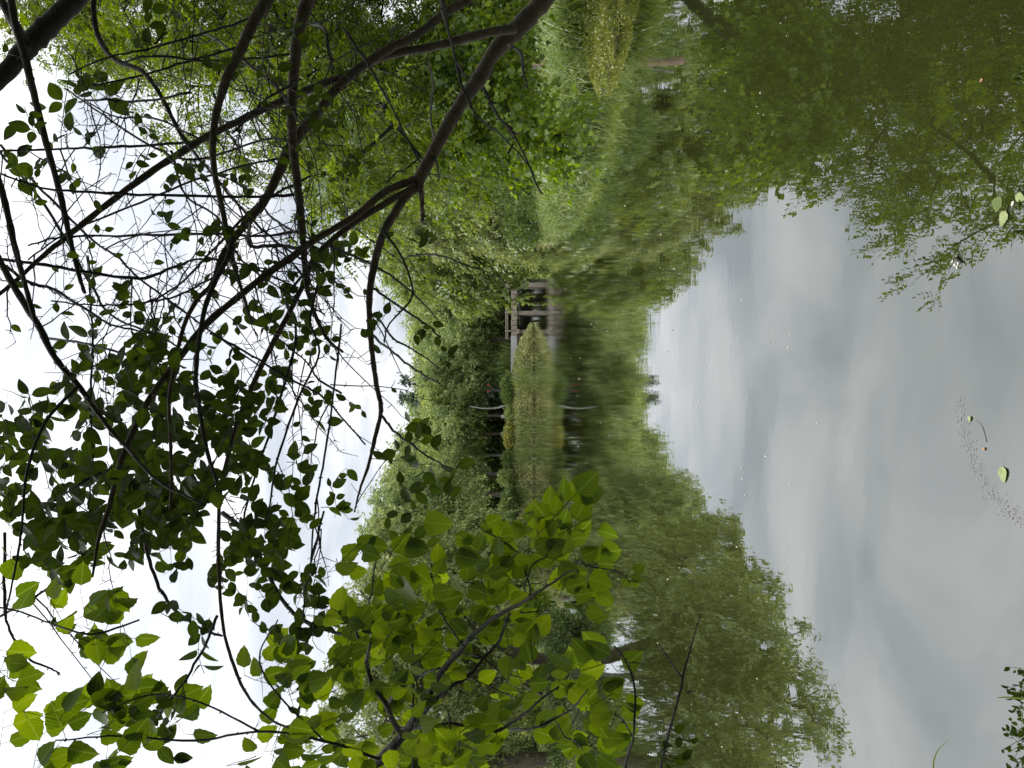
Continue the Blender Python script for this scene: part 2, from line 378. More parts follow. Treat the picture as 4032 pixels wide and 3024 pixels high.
# ------------------------------------------------------------------ trees
def tree_data(rng, lobes, base, r0, n_cl, n_tw, tw_len, n_lf, lf_len, lf_w, droop=0.25, jitter=0.5, compound=0, thin=True, sides=6, trunk_top=None, outward=0.9, flat=0.6):
    """skeleton + leaves. lobes: list of (centre(3), radii(3)); base(3). returns Tubes, leaf V, leaf F"""
    lobes = [(np.asarray(c, float), np.asarray(r, float)) for c, r in lobes]
    vol = np.array([r[0] * r[1] * r[2] for c, r in lobes]) ** 0.8; vol /= vol.sum()
    base = np.asarray(base, float)
    which = rng.choice(len(lobes), n_cl, p=vol)
    d = unit(rng.normal(size=(n_cl, 3))); rr = rng.random(n_cl) ** (1 / 2.4)
    C = np.array([lobes[w][0] + lobes[w][1] * d[k] * rr[k] for k, w in enumerate(which)])
    O = np.array([unit((C[k] - lobes[w][0]) / lobes[w][1]) for k, w in enumerate(which)])
    cc = sum(c * v for (c, r), v in zip(lobes, vol))
    top = np.array(trunk_top, float) if trunk_top is not None else cc * 0.8 + base * 0.2
    # nodes of the growing skeleton: trunk first
    tp = catmull(np.array([base, base + (top - base) * [0.1, 0.1, 0.33] + rng.normal(size=3) * [0.12, 0.12, 0] * r0 * 6, base + (top - base) * [0.5, 0.5, 0.66] + rng.normal(size=3) * [0.2, 0.2, 0] * r0 * 6, top]), 5)
    nodes = [q for q in tp]; parent = [-1] + list(range(len(tp) - 1)); mids = {}
    first_ok = max(2, int(len(tp) * 0.3))
    order = np.argsort(np.linalg.norm(C - cc, axis=1) + 0.5 * np.linalg.norm(C - top, axis=1))
    NA = np.zeros((len(tp) + n_cl * 3, 3)); NA[:len(tp)] = tp; cost = np.zeros(len(NA)); cost[:len(tp)] = 0
    cnt = len(tp); par = np.full(len(NA), -1); par[1:len(tp)] = np.arange(len(tp) - 1)
    endnode = np.zeros(n_cl, int)
    for k in order:
        D_ = np.linalg.norm(NA[first_ok:cnt] - C[k], axis=1) + 0.45 * cost[first_ok:cnt] + 1.2 * np.maximum(NA[first_ok:cnt, 2] - C[k][2], 0)
        q = int(np.argmin(D_)) + first_ok
        a = NA[q]; b_ = C[k]; L_ = np.linalg.norm(b_ - a)
        prev = q
        for s_ in (0.35, 0.7, 1.0):
            p = a + (b_ - a) * s_ + (rng.normal(size=3) * 0.07 * L_ if s_ < 1 else 0)
            if s_ < 1: p[2] += 0.08 * L_
            NA[cnt] = p; par[cnt] = prev; cost[cnt] = cost[q] + L_ * s_; prev = cnt; cnt += 1
        endnode[k] = prev
    NA = NA[:cnt]; par = par[:cnt]
    w_ = np.zeros(cnt); w_[endnode] = 1
    for q in range(cnt - 1, 0, -1):
        w_[par[q]] += w_[q]
    R = r0 * (w_ / max(w_[0], 1)) ** 0.46; R = np.maximum(R, r0 * 0.03)
    R[:len(tp)] = np.maximum(R[:len(tp)], r0 * np.linspace(1, 0.35, len(tp)))
    tb = Tubes()
    kids = {}
    for q in range(1, cnt): kids.setdefault(par[q], []).append(q)
    stack = [(0, None)]
    while stack:
        q, pre = stack.pop()
        chain = ([pre] if pre is not None else []) + [q]; 
        while q in kids:
            ks = sorted(kids[q], key=lambda z: -w_[z])
            for o_ in ks[1:]: stack.append((o_, q))
            q = ks[0]; chain.append(q)
        rad = R[chain].copy()
        if pre is not None: rad[0] = min(rad[0], rad[1] * 1.25)
        if pre is None: rad[0] *= 1.35
        tb.add(NA[chain], rad, sides if rad[0] > r0 * 0.2 else 4, 0.04, rng)
    # twigs and leaves
    n = n_cl * n_tw
    base_p = np.repeat(C, n_tw, 0); out = np.repeat(O, n_tw, 0)
    dirs = unit(rng.normal(size=(n, 3)) + out * outward + np.array([0, 0, 0.15]))
    ln = tw_len * (0.5 + rng.random(n))
    drop = np.array([0, 0, -1.0]) * droop
    def along(tt, idx):
        return base_p[idx] + dirs[idx] * (ln[idx] * tt)[:, None] + drop * ((tt * ln[idx]) ** 1.6)[:, None]
    if thin:
        for q in range(0, n, max(1, int(thin))):
            tt = np.array([0, 0.5, 1.0]); pts = along(tt, np.array([q] * 3))
            tb.add(pts, [r0 * 0.035, r0 * 0.022, r0 * 0.01], 3)
    idx = np.repeat(np.arange(n), n_lf); tt = 0.15 + 0.9 * rng.random(len(idx))
    p = along(tt, idx)
    side = unit(np.cross(dirs[idx], rng.normal(size=(len(idx), 3))))
    ax = unit(dirs[idx] * 0.6 + side * 0.8 + drop * (0.5 + tt[:, None]) + np.array([0, 0, -0.15]))
    if compound:
        # pinnate leaf: a stalk with pairs of leaflets
        m = len(p); K = compound; sl = lf_len * 3.2 * (0.7 + 0.6 * rng.random(m))
        nrm = unit(rng.normal(size=(m, 3)) * flat + [0, 0, 1.0])
        s2 = unit(np.cross(nrm, ax))
        Pp, A, N = [], [], []
        for k in range(K):
            f_ = 0.25 + 0.75 * (k // 2) / max((K - 1) // 2, 1)
            sg = 1 if k % 2 else -1
            if k == K - 1: sg = 0; f_ = 1.0
            Pp.append(p + ax * (sl * f_)[:, None] + np.array([0, 0, -1.0]) * (sl * f_ * f_ * 0.25)[:, None])
            A.append(unit(ax * (0.45 if sg else 1) + s2 * sg)); N.append(nrm)
        p = np.concatenate(Pp); ax = np.concatenate(A); nr = np.concatenate(N) + rng.normal(size=(m * K, 3)) * 0.25
    else:
        p = p + rng.normal(size=p.shape) * tw_len * 0.12 * jitter
        nr = unit(rng.normal(size=p.shape) * flat + [0, 0, 0.55] + 0.75 * out[idx])
    L_ = lf_len * (0.65 + 0.6 * rng.random(len(p))); W_ = L_ * lf_w
    V, F = leaf_quads(p, ax, nr, L_, W_)
    return tb, V, F

def build_tree(name, label, rng, mat, bark, lobes, base, r0, group=None, cat='tree', wash=0, loc=None, **k):
    base = np.asarray(base, float)
    root = empty(name, tuple(base), label, cat, group)
    lobes = [(np.asarray(c) - base, r) for c, r in lobes]
    if 'trunk_top' in k and k['trunk_top'] is not None: k['trunk_top'] = np.asarray(k['trunk_top']) - base
    tb, V, F = tree_data(rng, lobes, (0, 0, -0.15), r0, **k)
    link('trunk', tb.mesh('trunk', bark), root)
    link('crown', make_mesh('crown', V, F, mat), root)
    return root

def lobe(x, y, rx, ry, D, rd):
    return (P(x, y, D), (ry / FOC * D, rd, rx / FOC * D))
def gbase(x, y): return (x, y, float(ground_z(np.array([x]), np.array([y]))[0]))

rng = np.random.default_rng(7)
# near right: robinia leaning out over the water
build_tree('robinia_tree', 'tall robinia with fine feathery leaves leaning out over the water from the near right bank', rng, M['robinia'], M['bark_dark'],
    [lobe(700, -150, 620, 450, 11.5, 3.0), lobe(1020, 160, 480, 480, 10.5, 2.6), lobe(1380, 380, 250, 340, 10, 1.8), lobe(150, -230, 420, 420, 11.5, 2.6),
     lobe(1640, 220, 200, 300, 10.5, 1.6), lobe(1440, 840, 100, 130, 7.6, 0.8), lobe(1250, 640, 170, 160, 9.3, 1.1), lobe(1340, 770, 130, 130, 9.0, 1.0), lobe(1565, 880, 70, 110, 6.2, 0.6), lobe(1600, 560, 160, 200, 8.4, 1.0)],
    gbase(9.6, 12.8), 0.18, n_cl=430, n_tw=9, tw_len=0.58, n_lf=6, lf_len=0.058, lf_w=0.5, droop=0.3, compound=9, thin=2, trunk_top=P(900, -100, 11.5))
# low bright-leaved tree reaching down to the water
build_tree('low_branched_tree', 'bright green broad-leaved tree drooping low over the water at the right bank', rng, M['bright'], M['bark_dark'],
    [lobe(1830, 330, 230, 260, 10, 1.3), lobe(2000, 520, 200, 120, 9.2, 0.8), lobe(2200, 560, 140, 75, 8.8, 0.5), lobe(1880, 620, 140, 90, 9.4, 0.7), lobe(1900, 90, 120, 200, 11.5, 1.2)],
    gbase(7.4, 12.8), 0.11, n_cl=170, n_tw=8, tw_len=0.36, n_lf=12, lf_len=0.085, lf_w=0.85, droop=0.45, thin=2)
build_tree('broadleaf_tree', 'mid green tree filling the gap behind the feathery robinia on the right', rng, M['maple'], M['bark_dark'],
    [lobe(1420, 400, 360, 300, 30, 4), lobe(1780, 600, 230, 220, 29, 3), lobe(1800, 100, 200, 300, 26, 3), lobe(1280, 560, 150, 150, 30, 3)],
    gbase(12.0, 29), 0.3, n_cl=260, n_tw=9, tw_len=1.0, n_lf=22, lf_len=0.19, lf_w=0.6, droop=0.3, thin=3)
build_tree('broadleaf_tree', 'yellow green tree with drooping sprays between the near right bank and the bridge', rng, M['willow'], M['bark_far'],
    [lobe(1580, 830, 220, 150, 41, 4), lobe(1800, 870, 190, 150, 40, 3), lobe(1980, 900, 130, 110, 39, 2.2), lobe(1700, 700, 280, 150, 40, 3), lobe(1430, 740, 110, 90, 42, 3)],
    gbase(10.6, 41), 0.3, n_cl=230, n_tw=9, tw_len=1.0, n_lf=22, lf_len=0.23, lf_w=0.45, droop=0.5, thin=3)
build_tree('broadleaf_tree', 'light green tree whose drooping branch hangs in front of the stone bridge', rng, M['maple'], M['bark_far'],
    [lobe(1660, 1060, 150, 120, 50, 4), lobe(1830, 1120, 100, 90, 50, 3), lobe(2020, 1160, 26, 70, 50, 1), lobe(2050, 1215, 14, 40, 50, 0.6), lobe(1930, 1000, 130, 90, 49, 3), lobe(1790, 960, 200, 110, 48, 3.6)],
    gbase(11.6, 50), 0.3, n_cl=280, n_tw=8, tw_len=0.9, n_lf=19, lf_len=0.25, lf_w=0.5, droop=0.5, thin=3)
# left side
build_tree('willow_tree', 'pale green willow on the left bank behind the serrated mulberry leaves, nearest the far bank', rng, M['willow'], M['bark_far'],
    [lobe(1620, 2180, 190, 140, 29, 2.8), lobe(1850, 2230, 150, 130, 29, 2.4), lobe(2000, 2260, 90, 100, 29, 1.8), lobe(1760, 2330, 220, 130, 29, 2.4)],
    gbase(-10.2, 30), 0.2, n_cl=190, n_tw=9, tw_len=0.85, n_lf=24, lf_len=0.17, lf_w=0.38, droop=0.6, thin=3)
build_tree('willow_tree', 'pale willow with a thin grey trunk in the middle of the left bank', rng, M['willow'], M['bark_far'],
    [lobe(1560, 2470, 230, 210, 22, 2.6), lobe(1840, 2450, 140, 190, 22, 2.2), lobe(1720, 2620, 220, 140, 22.5, 2.2)],
    gbase(-8.6, 22.8), 0.2, n_cl=190, n_tw=9, tw_len=0.75, n_lf=24, lf_len=0.14, lf_w=0.4, droop=0.5, thin=3)
build_tree('willow_tree', 'tall pale willow at the left edge of the picture above the left bank', rng, M['willow'], M['bark_far'],
    [lobe(1480, 2850, 260, 240, 20, 2.6), lobe(1800, 2850, 160, 220, 20.5, 2.2), lobe(1600, 3150, 300, 200, 20, 2.4)],
    gbase(-10.4, 20.5), 0.2, n_cl=190, n_tw=9, tw_len=0.7, n_lf=24, lf_len=0.13, lf_w=0.4, droop=0.5, thin=3)
build_tree('broadleaf_tree', 'tall loose-crowned green tree standing where the left bank meets the far bank', rng, M['far'], M['bark_far'],
    [lobe(1640, 1975, 190, 110, 54, 3.5), lobe(1760, 1980, 110, 100, 54, 3), lobe(1560, 2060, 130, 100, 55, 3), lobe(1760, 2130, 200, 110, 50, 3)],
    gbase(-16.8, 58), 0.28, n_cl=210, n_tw=8, tw_len=1.3, n_lf=20, lf_len=0.26, lf_w=0.5, droop=0.3, thin=4)

# far row: five crown patterns shared by the single trees
def proto(seed, shape, mat, bark, leaf, H=12.0, cone=False):
    r = np.random.default_rng(seed)
    if cone:
        lobes = [((0, 0, H * (0.2 + 0.15 * k)), (H * (0.20 - 0.035 * k), H * (0.20 - 0.035 * k), H * 0.11)) for k in range(6)]
    else:
        lobes = [((r.normal() * 1.3, r.normal() * 1.3, H * z_), (H * a_, H * a_, H * b_)) for z_, a_, b_ in shape]
    tb, V, F = tree_data(r, lobes, (0, 0, -0.2), 0.2 if not cone else 0.16, n_cl=190, n_tw=7, tw_len=1.25 if not cone else 0.7, n_lf=14, lf_len=leaf, lf_w=0.55, droop=0.12, thin=6, trunk_top=(0, 0, H * 0.72))
    return tb.mesh('trunk', bark), make_mesh('crown', V, F, mat)
PR = [proto(11, [(.55, .26, .2), (.75, .22, .2), (.45, .30, .12)], M['far'], M['bark_far'], 0.30),
      proto(12, [(.5, .28, .18), (.7, .27, .2), (.86, .15, .12)], M['far2'], M['bark_far'], 0.28),
      proto(13, [(.6, .30, .22), (.8, .2, .17), (.42, .27, .1)], M['far'], M['bark_white'], 0.30),
      proto(14, [(.5, .32, .17), (.68, .3, .18), (.8, .2, .16)], M['far2'], M['bark_white'], 0.27),
      proto(15, None, M['conifer'], M['bark_far'], 0.30, cone=True)]
def place_tree(k, ypx, D, xtop, width, label, name='broadleaf_tree', group=None, wash=False, rz=0.0):
    X = (1512 - ypx) / FOC * D
    b = gbase(X, D); Ht = 1.6 + (2028 - xtop) / FOC * D - b[2]
    root = empty(name, b, label, 'tree', group)
    s = Ht / 12.0
    root.scale = (s * width, s * width, s); root.rotation_euler = (0, 0, rz)
    link('trunk', PR[k][0], root); link('crown', PR[k][1], root)
    if wash:
        r = 0.26
        tb = Tubes(); tb.add([(0, 0, -0.1), (0.0, 0, 0.45), (0.01, 0, 1.15)], [0.285, 0.262, 0.25], 12)
        link('painted_base', tb.mesh('painted_base', M['whitewash']), root)
    return root
FG = 'round-crowned trees in the wood behind the far bank'
front = [(1, 1130, 88, 1575, 1.1, 'rounded green tree behind the right half of the stone bridge', 0),
         (0, 1235, 84, 1590, 1.0, 'dense green tree rising straight behind the left end of the stone bridge', 0),
         (0, 1340, 80, 1600, 1.05, 'broad green tree above the spiky plants at the end of the bridge wall', 0),
         (0, 1435, 76, 1625, 0.95, 'green tree with branching dark trunk just right of the pointed conifers', 0),
         (2, 1545, 74, 1640, 1.0, 'green tree with a slim whitish trunk over the dark clipped shrub of the island', 0),
         (1, 1640, 72, 1655, 1.0, 'spreading tree with a whitewashed trunk base beside the yellow-flowering shrub', 1),
         (0, 1708, 73, 1635, 0.95, 'forking tree with whitewashed base right behind the yellow-flowering shrub', 1),
         (3, 1790, 75, 1640, 1.0, 'grey green tree over the dark left part of the island shrubs', 0),
         (2, 1862, 70, 1640, 0.9, 'slender tree with a whitewashed base near the left end of the far bank', 1),
         (0, 1940, 68, 1600, 1.0, 'shady green tree at the left end of the far bank', 0)]
for q, (k, y_, D_, xt, w, lb, wash) in enumerate(front):
    place_tree(k, y_, D_, xt, w, lb, group=FG, wash=bool(wash), rz=q * 1.3)
back = [(2, 1080, 100, 1530), (0, 1180, 102, 1565), (3, 1290, 98, 1575), (1, 1380, 96, 1605), (0, 1480, 100, 1605), (2, 1600, 98, 1600), (3, 1690, 94, 1585),
        (1, 1780, 92, 1575), (0, 1870, 90, 1540), (2, 1960, 88, 1500), (3, 2060, 88, 1500), (1, 2170, 86, 1520), (0, 2300, 84, 1540), (2, 980, 92, 1480), (3, 860, 84, 1470), (1, 720, 76, 1500), (0, 560, 66, 1460)]
BL = ['back row tree seen over the right end of the stone bridge', 'back row tree seen over the middle of the stone bridge', 'back row tree seen over the left post of the stone bridge', 'back row tree seen over the pale wing wall',
      'back row tree directly behind the right pointed conifer', 'back row tree just left of the left pointed conifer', 'back row tree over the right part of the yellow-flowering shrub', 'back row tree over the dark leafy shrub',
      'back row tree over the tall grey green shrub', 'back row tree over the long dark shrub at the left', 'back row tree behind the loose-crowned tree at the left corner', 'back row tree right of the pale willows, behind the mulberry leaves',
      'leftmost back row tree, mostly hidden by mulberry leaves', 'back row tree behind the feathery bush at the right end of the bridge', 'back row tree behind the light green drooping tree on the right', 'back row tree behind the yellow green tree on the right', 'rightmost back row tree, glimpsed through the right bank trees']
for q, (k, y_, D_, xt) in enumerate(back):
    place_tree(k, y_, D_, xt, 1.15, BL[q], group='back row of the far wood', rz=q * 2.1)
place_tree(4, 1500, 88, 1585, 0.9, 'right one of two dark pointed conifers over the far wood', 'conifer_tree', 'pointed conifers over the far wood')
place_tree(4, 1572, 90, 1578, 1.0, 'left one of two dark pointed conifers over the far wood', 'conifer_tree', 'pointed conifers over the far wood', rz=1)

# our own bank: the trees the photographer stands under (behind the camera, they shade the foreground)
for q, (k, X_, Y_, H_, w_) in enumerate([(0, -4.5, -3.5, 10, 1.25), (1, 0.8, -5.5, 11, 1.3), (3, 5.2, -2.5, 10.5, 1.2), (1, -9, -1.0, 10, 1.2), (0, 10.5, 2.0, 10, 1.1), (3, -3.5, -11, 14, 1.3), (2, 4.5, -12, 14, 1.3)]):
    b_ = gbase(X_, Y_); r_ = empty('broadleaf_tree', b_, 'green tree behind the viewer, ' + ['second from the left on our bank', 'straight behind on our bank', 'right behind on our bank', 'farthest left on our bank', 'farthest right on our bank', 'left one of the rear pair', 'right one of the rear pair'][q], 'tree', 'trees behind the viewer')
    r_.scale = (H_ / 12 * w_, H_ / 12 * w_, H_ / 12); r_.rotation_euler = (0, 0, q * 1.1)
    link('trunk', PR[k][0], r_); link('crown', PR[k][1], r_)
# ------------------------------------------------------------------ shrubs
def bush(name, label, rng, mat, c, r, n, ll, lw=0.5, group=None, cat='shrub', extra=None, stems=9, upward=0.5):
    c = np.asarray(c, float); r = np.asarray(r, float)
    root = empty(name, (c[0], c[1], c[2] - r[2]), label, cat, group)
    ori = np.array([0, 0, r[2]])
    d = unit(rng.normal(size=(n, 3))); rr = (0.55 + 0.45 * rng.random(n)) * (1 + 0.16 * np.sin(d[:, 0] * 9 + c[0]) * np.sin(d[:, 2] * 8) + 0.10 * rng.normal(size=n))
    p = ori + d * rr[:, None] * r
    p[:, 2] = np.maximum(p[:, 2], 0.02)
    ax = unit(d + rng.normal(size=(n, 3)) * 0.6 + [0, 0, upward]); nr = unit(rng.normal(size=(n, 3)) * 0.6 + d)
    L_ = ll * (0.6 + 0.8 * rng.random(n)); V, F = leaf_quads(p, ax, nr, L_, L_ * lw)
    link('foliage', make_mesh('foliage', V, F, mat), root)
    tb = Tubes()
    for _ in range(stems):
        a = unit(rng.normal(size=3) * [1, 1, 0.3] + [0, 0, 0.8]); e_ = ori + a * r * 0.85
        tb.add(catmull([np.array([a[0] * r[0] * 0.15, a[1] * r[1] * 0.15, -0.1]), ori * 0.6 + a * r * 0.35, e_], 3), np.linspace(0.03, 0.008, 7) * max(r.max(), 0.5), 5)
    link('stems', tb.mesh('stems', M['bark_dark']), root)
    if extra:
        m, cnt, sz = extra
        d = unit(rng.normal(size=(cnt, 3)) + [0, -0.4, 0.2]); p = ori + d * r * (0.95 + 0.12 * rng.random((cnt, 1)))
        V, F = leaf_quads(p, unit(rng.normal(size=(cnt, 3))), d, sz * (0.7 + 0.6 * rng.random(cnt)), sz * np.ones(cnt))
        link('flowers', make_mesh('flowers', V, F, m), root)
    return root
def pbush(x0, x1, y0, y1, D, rd, *a, name='shrub', label='', mat=None, n=3000, ll=0.16, **k):
    """bush filling the photograph box x0..x1 (height), y0..y1 (width) at distance D"""
    c = P((x0 + x1) / 2, (y0 + y1) / 2, D)
    return bush(name, label, rng, mat, c, ((y1 - y0) / 2 / FOC * D, rd, (x1 - x0) / 2 / FOC * D), n, ll, **k)
pbush(1976, 2046, 1470, 1592, 65, 1.0, label='dark green spiky juniper on top of the grassy island, right of the slim white trunk', name='juniper_shrub', mat=M['shrub'], n=4200, ll=0.24, lw=0.3, upward=1.2)
pbush(1988, 2048, 1590, 1665, 65, 0.8, label='low grey green shrub on the island between the juniper and the yellow-flowering shrub', mat=M['shrub_light'], n=2200, ll=0.16)
pbush(1982, 2042, 1655, 1775, 65, 0.9, label='clipped shrub dotted with yellow flowers on top of the grassy island', name='flowering_shrub', mat=M['shrub_light'], n=3800, ll=0.17, extra=(M['flower'], 420, 0.13))
pbush(1978, 2046, 1770, 1850, 64.5, 0.9, label='dark leafy shrub left of the yellow-flowering shrub', mat=M['shrub'], n=3000, ll=0.17)
pbush(1962, 2048, 1845, 1915, 64, 1.0, label='tall grey green shrub rising highest on the island bank', mat=M['shrub_light'], n=3000, ll=0.18)
pbush(1972, 2052, 1910, 2060, 63, 1.0, label='long dark shrub at the left end of the far bank', mat=M['shrub'], n=5000, ll=0.17)
pbush(1968, 2060, 2050, 2150, 60, 1.2, label='dark shrub at the corner of the far bank and the left bank', mat=M['shrub'], n=3500, ll=0.18)
for q, (y0, y1) in enumerate([(1000, 1120), (1100, 1230), (1220, 1330), (1320, 1430), (1425, 1530), (1520, 1640), (1630, 1740), (1730, 1850), (1840, 1960), (1950, 2080), (2070, 2200)]):
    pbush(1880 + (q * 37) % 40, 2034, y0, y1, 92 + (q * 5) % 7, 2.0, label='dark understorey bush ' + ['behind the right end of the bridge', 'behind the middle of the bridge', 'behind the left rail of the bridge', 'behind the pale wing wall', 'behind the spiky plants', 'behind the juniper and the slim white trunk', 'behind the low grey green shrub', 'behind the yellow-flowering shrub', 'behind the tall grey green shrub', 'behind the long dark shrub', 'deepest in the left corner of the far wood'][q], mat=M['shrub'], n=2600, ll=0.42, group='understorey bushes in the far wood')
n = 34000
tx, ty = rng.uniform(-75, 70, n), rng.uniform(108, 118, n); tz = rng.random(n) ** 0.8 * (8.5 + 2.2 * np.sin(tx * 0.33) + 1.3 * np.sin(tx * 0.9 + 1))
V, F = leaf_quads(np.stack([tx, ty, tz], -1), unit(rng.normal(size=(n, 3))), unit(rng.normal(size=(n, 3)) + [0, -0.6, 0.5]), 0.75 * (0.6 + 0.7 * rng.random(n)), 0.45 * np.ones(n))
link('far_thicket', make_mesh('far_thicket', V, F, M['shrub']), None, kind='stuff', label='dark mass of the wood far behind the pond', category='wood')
for q, (y0, y1, x0) in enumerate([(820, 960, 1980), (920, 1040, 1995), (1010, 1090, 2010)]):
    pbush(x0, 2120 + 55 - q * 20, y0, y1, 30 + q * 13, 1.6, label=['leafy bush on the right bank below the yellow green tree', 'green bush on the right bank halfway to the bridge', 'feathery bush at the right end of the stone bridge'][q], mat=M['shrub_light'] if q else M['shrub'], n=3600, ll=0.15 + 0.05 * q)
pbush(2128, 2262, 2390, 2590, 19.6, 0.7, label='rounded dark green bush at the water edge of the left bank', mat=M['shrub'], n=5200, ll=0.07)
pbush(2150, 2275, 2590, 2760, 20.2, 0.8, label='low dark bush on the left bank left of the rounded bush', mat=M['shrub'], n=4500, ll=0.08)
pbush(2165, 2290, 2750, 3080, 19.6, 0.8, label='creeper-covered dark bush at the left edge of the left bank', mat=M['shrub'], n=6500, ll=0.08)
pbush(1960, 2180, 2700, 2860, 24, 1.4, label='pale leafy bush behind the low bushes of the left bank', mat=M['shrub_light'], n=5000, ll=0.12)
pbush(1880, 2150, 2840, 3100, 25, 1.6, label='tall loose bush at the left edge behind the left bank', mat=M['shrub'], n=6500, ll=0.13)
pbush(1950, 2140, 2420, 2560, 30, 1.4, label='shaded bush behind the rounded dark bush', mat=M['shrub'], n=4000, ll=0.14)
pbush(2040, 2175, 2320, 2440, 24.5, 0.8, label='yellow green bush reaching over the water right of the rounded dark bush', mat=M['bright'], n=2400, ll=0.12)
pbush(1990, 2130, 2180, 2330, 40, 1.5, label='grey green bush at the head of the left cove', mat=M['shrub_light'], n=4500, ll=0.16)
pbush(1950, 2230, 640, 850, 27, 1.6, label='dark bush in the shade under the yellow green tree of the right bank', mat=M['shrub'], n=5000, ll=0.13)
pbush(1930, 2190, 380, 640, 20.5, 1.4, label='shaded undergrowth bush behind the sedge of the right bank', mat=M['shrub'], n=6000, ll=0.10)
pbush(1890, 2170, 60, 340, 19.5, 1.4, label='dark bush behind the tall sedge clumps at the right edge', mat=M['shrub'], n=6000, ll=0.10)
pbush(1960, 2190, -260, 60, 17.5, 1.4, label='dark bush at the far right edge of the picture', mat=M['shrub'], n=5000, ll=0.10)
# plain trunks seen on the banks
def bare_trunk(name, label, pts, r0, r1, mat, cat='tree trunk', group=None):
    pts = np.array(pts); root = empty(name, tuple(pts[0]), label, cat, group)
    p = catmull(pts - pts[0], 5); tb = Tubes(); tb.add(p, np.linspace(r0, r1, len(p)), 8, 0.05, rng)
    link('trunk', tb.mesh('trunk', mat), root); return root
bare_trunk('tree_trunk', 'reddish brown straight trunk behind the sedge on the right bank', [P(2170, 250, 17), P(2060, 248, 17.2), P(1900, 240, 17.5)], 0.11, 0.08, M['bark_red'])
bare_trunk('tree_trunk', 'thin pinkish stem right beside the reddish brown trunk', [P(2160, 262, 16.9), P(2060, 268, 16.9), P(1950, 285, 17)], 0.035, 0.02, M['bark_white'])
bare_trunk('tree_trunk', 'slim curving pale trunk on the left bank near the left edge', [P(2290, 2668, 20.5), P(2180, 2650, 20.8), P(2070, 2660, 21), P(1900, 2668, 21.5), P(1760, 2650, 22)], 0.075, 0.035, M['bark_white'])
for q, (a, b_) in enumerate([((2170, 2700), (1900, 2600)), ((2150, 2740), (1960, 2580)), ((2190, 2660), (1930, 2640))]):
    bare_trunk('leaning_stem', ['grey leaning stem under the pale willow of the left bank', 'lowest grey leaning stem on the left bank', 'steep grey leaning stem beside the slim pale trunk'][q],
               [P(*a, 22.5), P((a[0] + b_[0]) / 2 - 20, (a[1] + b_[1]) / 2 + 15, 22.6), P(*b_, 23)], 0.07, 0.03, M['bark_far'], 'stem', 'leaning stems on the left bank')
bare_trunk('tree_trunk', 'slim white slightly bent trunk on the far bank', [P(2040, 1592, 66.5), P(1985, 1598, 66.7), P(1955, 1606, 67), P(1905, 1608, 67.3), P(1850, 1600, 68)], 0.13, 0.05, M['bark_white'])
for q, y_ in enumerate((1514, 1541)):
    import bmesh
    bm = bmesh.new(); bmesh.ops.create_icosphere(bm, subdivisions=2, radius=0.11)
    for v in bm.verts: v.co.z *= 1.15 if v.co.z > 0 else 0.9
    me = bpy.data.meshes.new('red_lantern'); bm.to_mesh(me); bm.free(); me.materials.append(M['red'])
    link('red_lantern', me, None, tuple(P(1924, y_, 70)), label=('right' if q == 0 else 'left') + ' one of two small red lanterns hanging in the dark of the far wood', category='lantern', group='red lanterns in the far wood')

# ------------------------------------------------------------------ grass, herbs, sedge
def blades(n, area, h, w, lean, rng_, seg=4, zoff=0.0):
    """n curved blades; area(n)->x,y"""
    x, y = area(n); z = ground_z(x, y) + zoff
    H_ = h * (0.5 + 0.8 * rng_.random(n)); th = rng_.random(n) * 2 * math.pi
    out = np.stack([np.cos(th), np.sin(th), np.zeros(n)], -1); side = np.stack([-np.sin(th), np.cos(th), np.zeros(n)], -1)
    ln = lean * (0.3 + 1.2 * rng_.random(n))
    rings = []
    for s in range(seg + 1):
        t_ = s / seg
        c = np.stack([x, y, z], -1) + out * (H_ * ln * t_ ** 1.8)[:, None] + np.array([0, 0, 1.0]) * (H_ * (t_ - 0.45 * np.minimum(ln, 1.4) * t_ ** 2.6))[:, None]
        ww = w * (1 - t_ ** 1.5 * 0.94) * 0.5
        rings += [c - side * ww, c + side * ww]
    V = np.stack(rings, 1); k = 2 * (seg + 1)
    b0 = (np.arange(n) * k)[:, None]
    F = np.concatenate([np.stack([b0[:, 0] + 2 * s, b0[:, 0] + 2 * s + 1, b0[:, 0] + 2 * s + 3, b0[:, 0] + 2 * s + 2], -1) for s in range(seg)])
    return V.reshape(-1, 3), F
def tuft(name, label, x, y, r, n, h, w, lean, mat, group=None):
    rg = np.random.default_rng(int(abs(x * 977 + y * 131)) + 3)
    ar = lambda n_: (x + rg.normal(size=n_) * r, y + rg.normal(size=n_) * r)
    V, F = blades(n, ar, h, w, lean, rg)
    z0 = float(ground_z(np.array([x]), np.array([y]))[0])
    return link(name, make_mesh(name, V - [x, y, z0], F, mat), None, (x, y, z0), label=label, category='grass clump', **({'group': group} if group else {}))
sed = [(6.75, 12.9, 'sedge clump nearest the right edge, behind the creeping mat'), (6.35, 13.5, 'tall arching sedge clump in the middle of the right bank sedges'), (6.9, 14.2, 'dense sedge clump behind the tall arching one'),
       (6.15, 14.9, 'drooping sedge clump with pale bent blades in front of the reddish trunk'), (6.5, 15.6, 'sedge clump right at the foot of the reddish trunk'), (5.95, 16.4, 'feathery pale sedge clump on the shore left of the reddish trunk'),
       (7.1, 12.1, 'sedge clump cut by the right edge of the picture'), (5.6, 17.4, 'low pale sedge clump under the drooping bright leaves'), (5.35, 19.6, 'sedge clump on the shore just beyond the drooping bright leaves'), (5.5, 22.3, 'small sedge clump where the right shore turns away'), (5.95, 25.5, 'far small sedge clump, last one towards the bridge')]
for x, y, lb in sed:
    tuft('sedge_clump', lb, x, y, 0.26, 230, 0.95, 0.030, 1.15, M['sedge'], 'sedge clumps on the right bank')
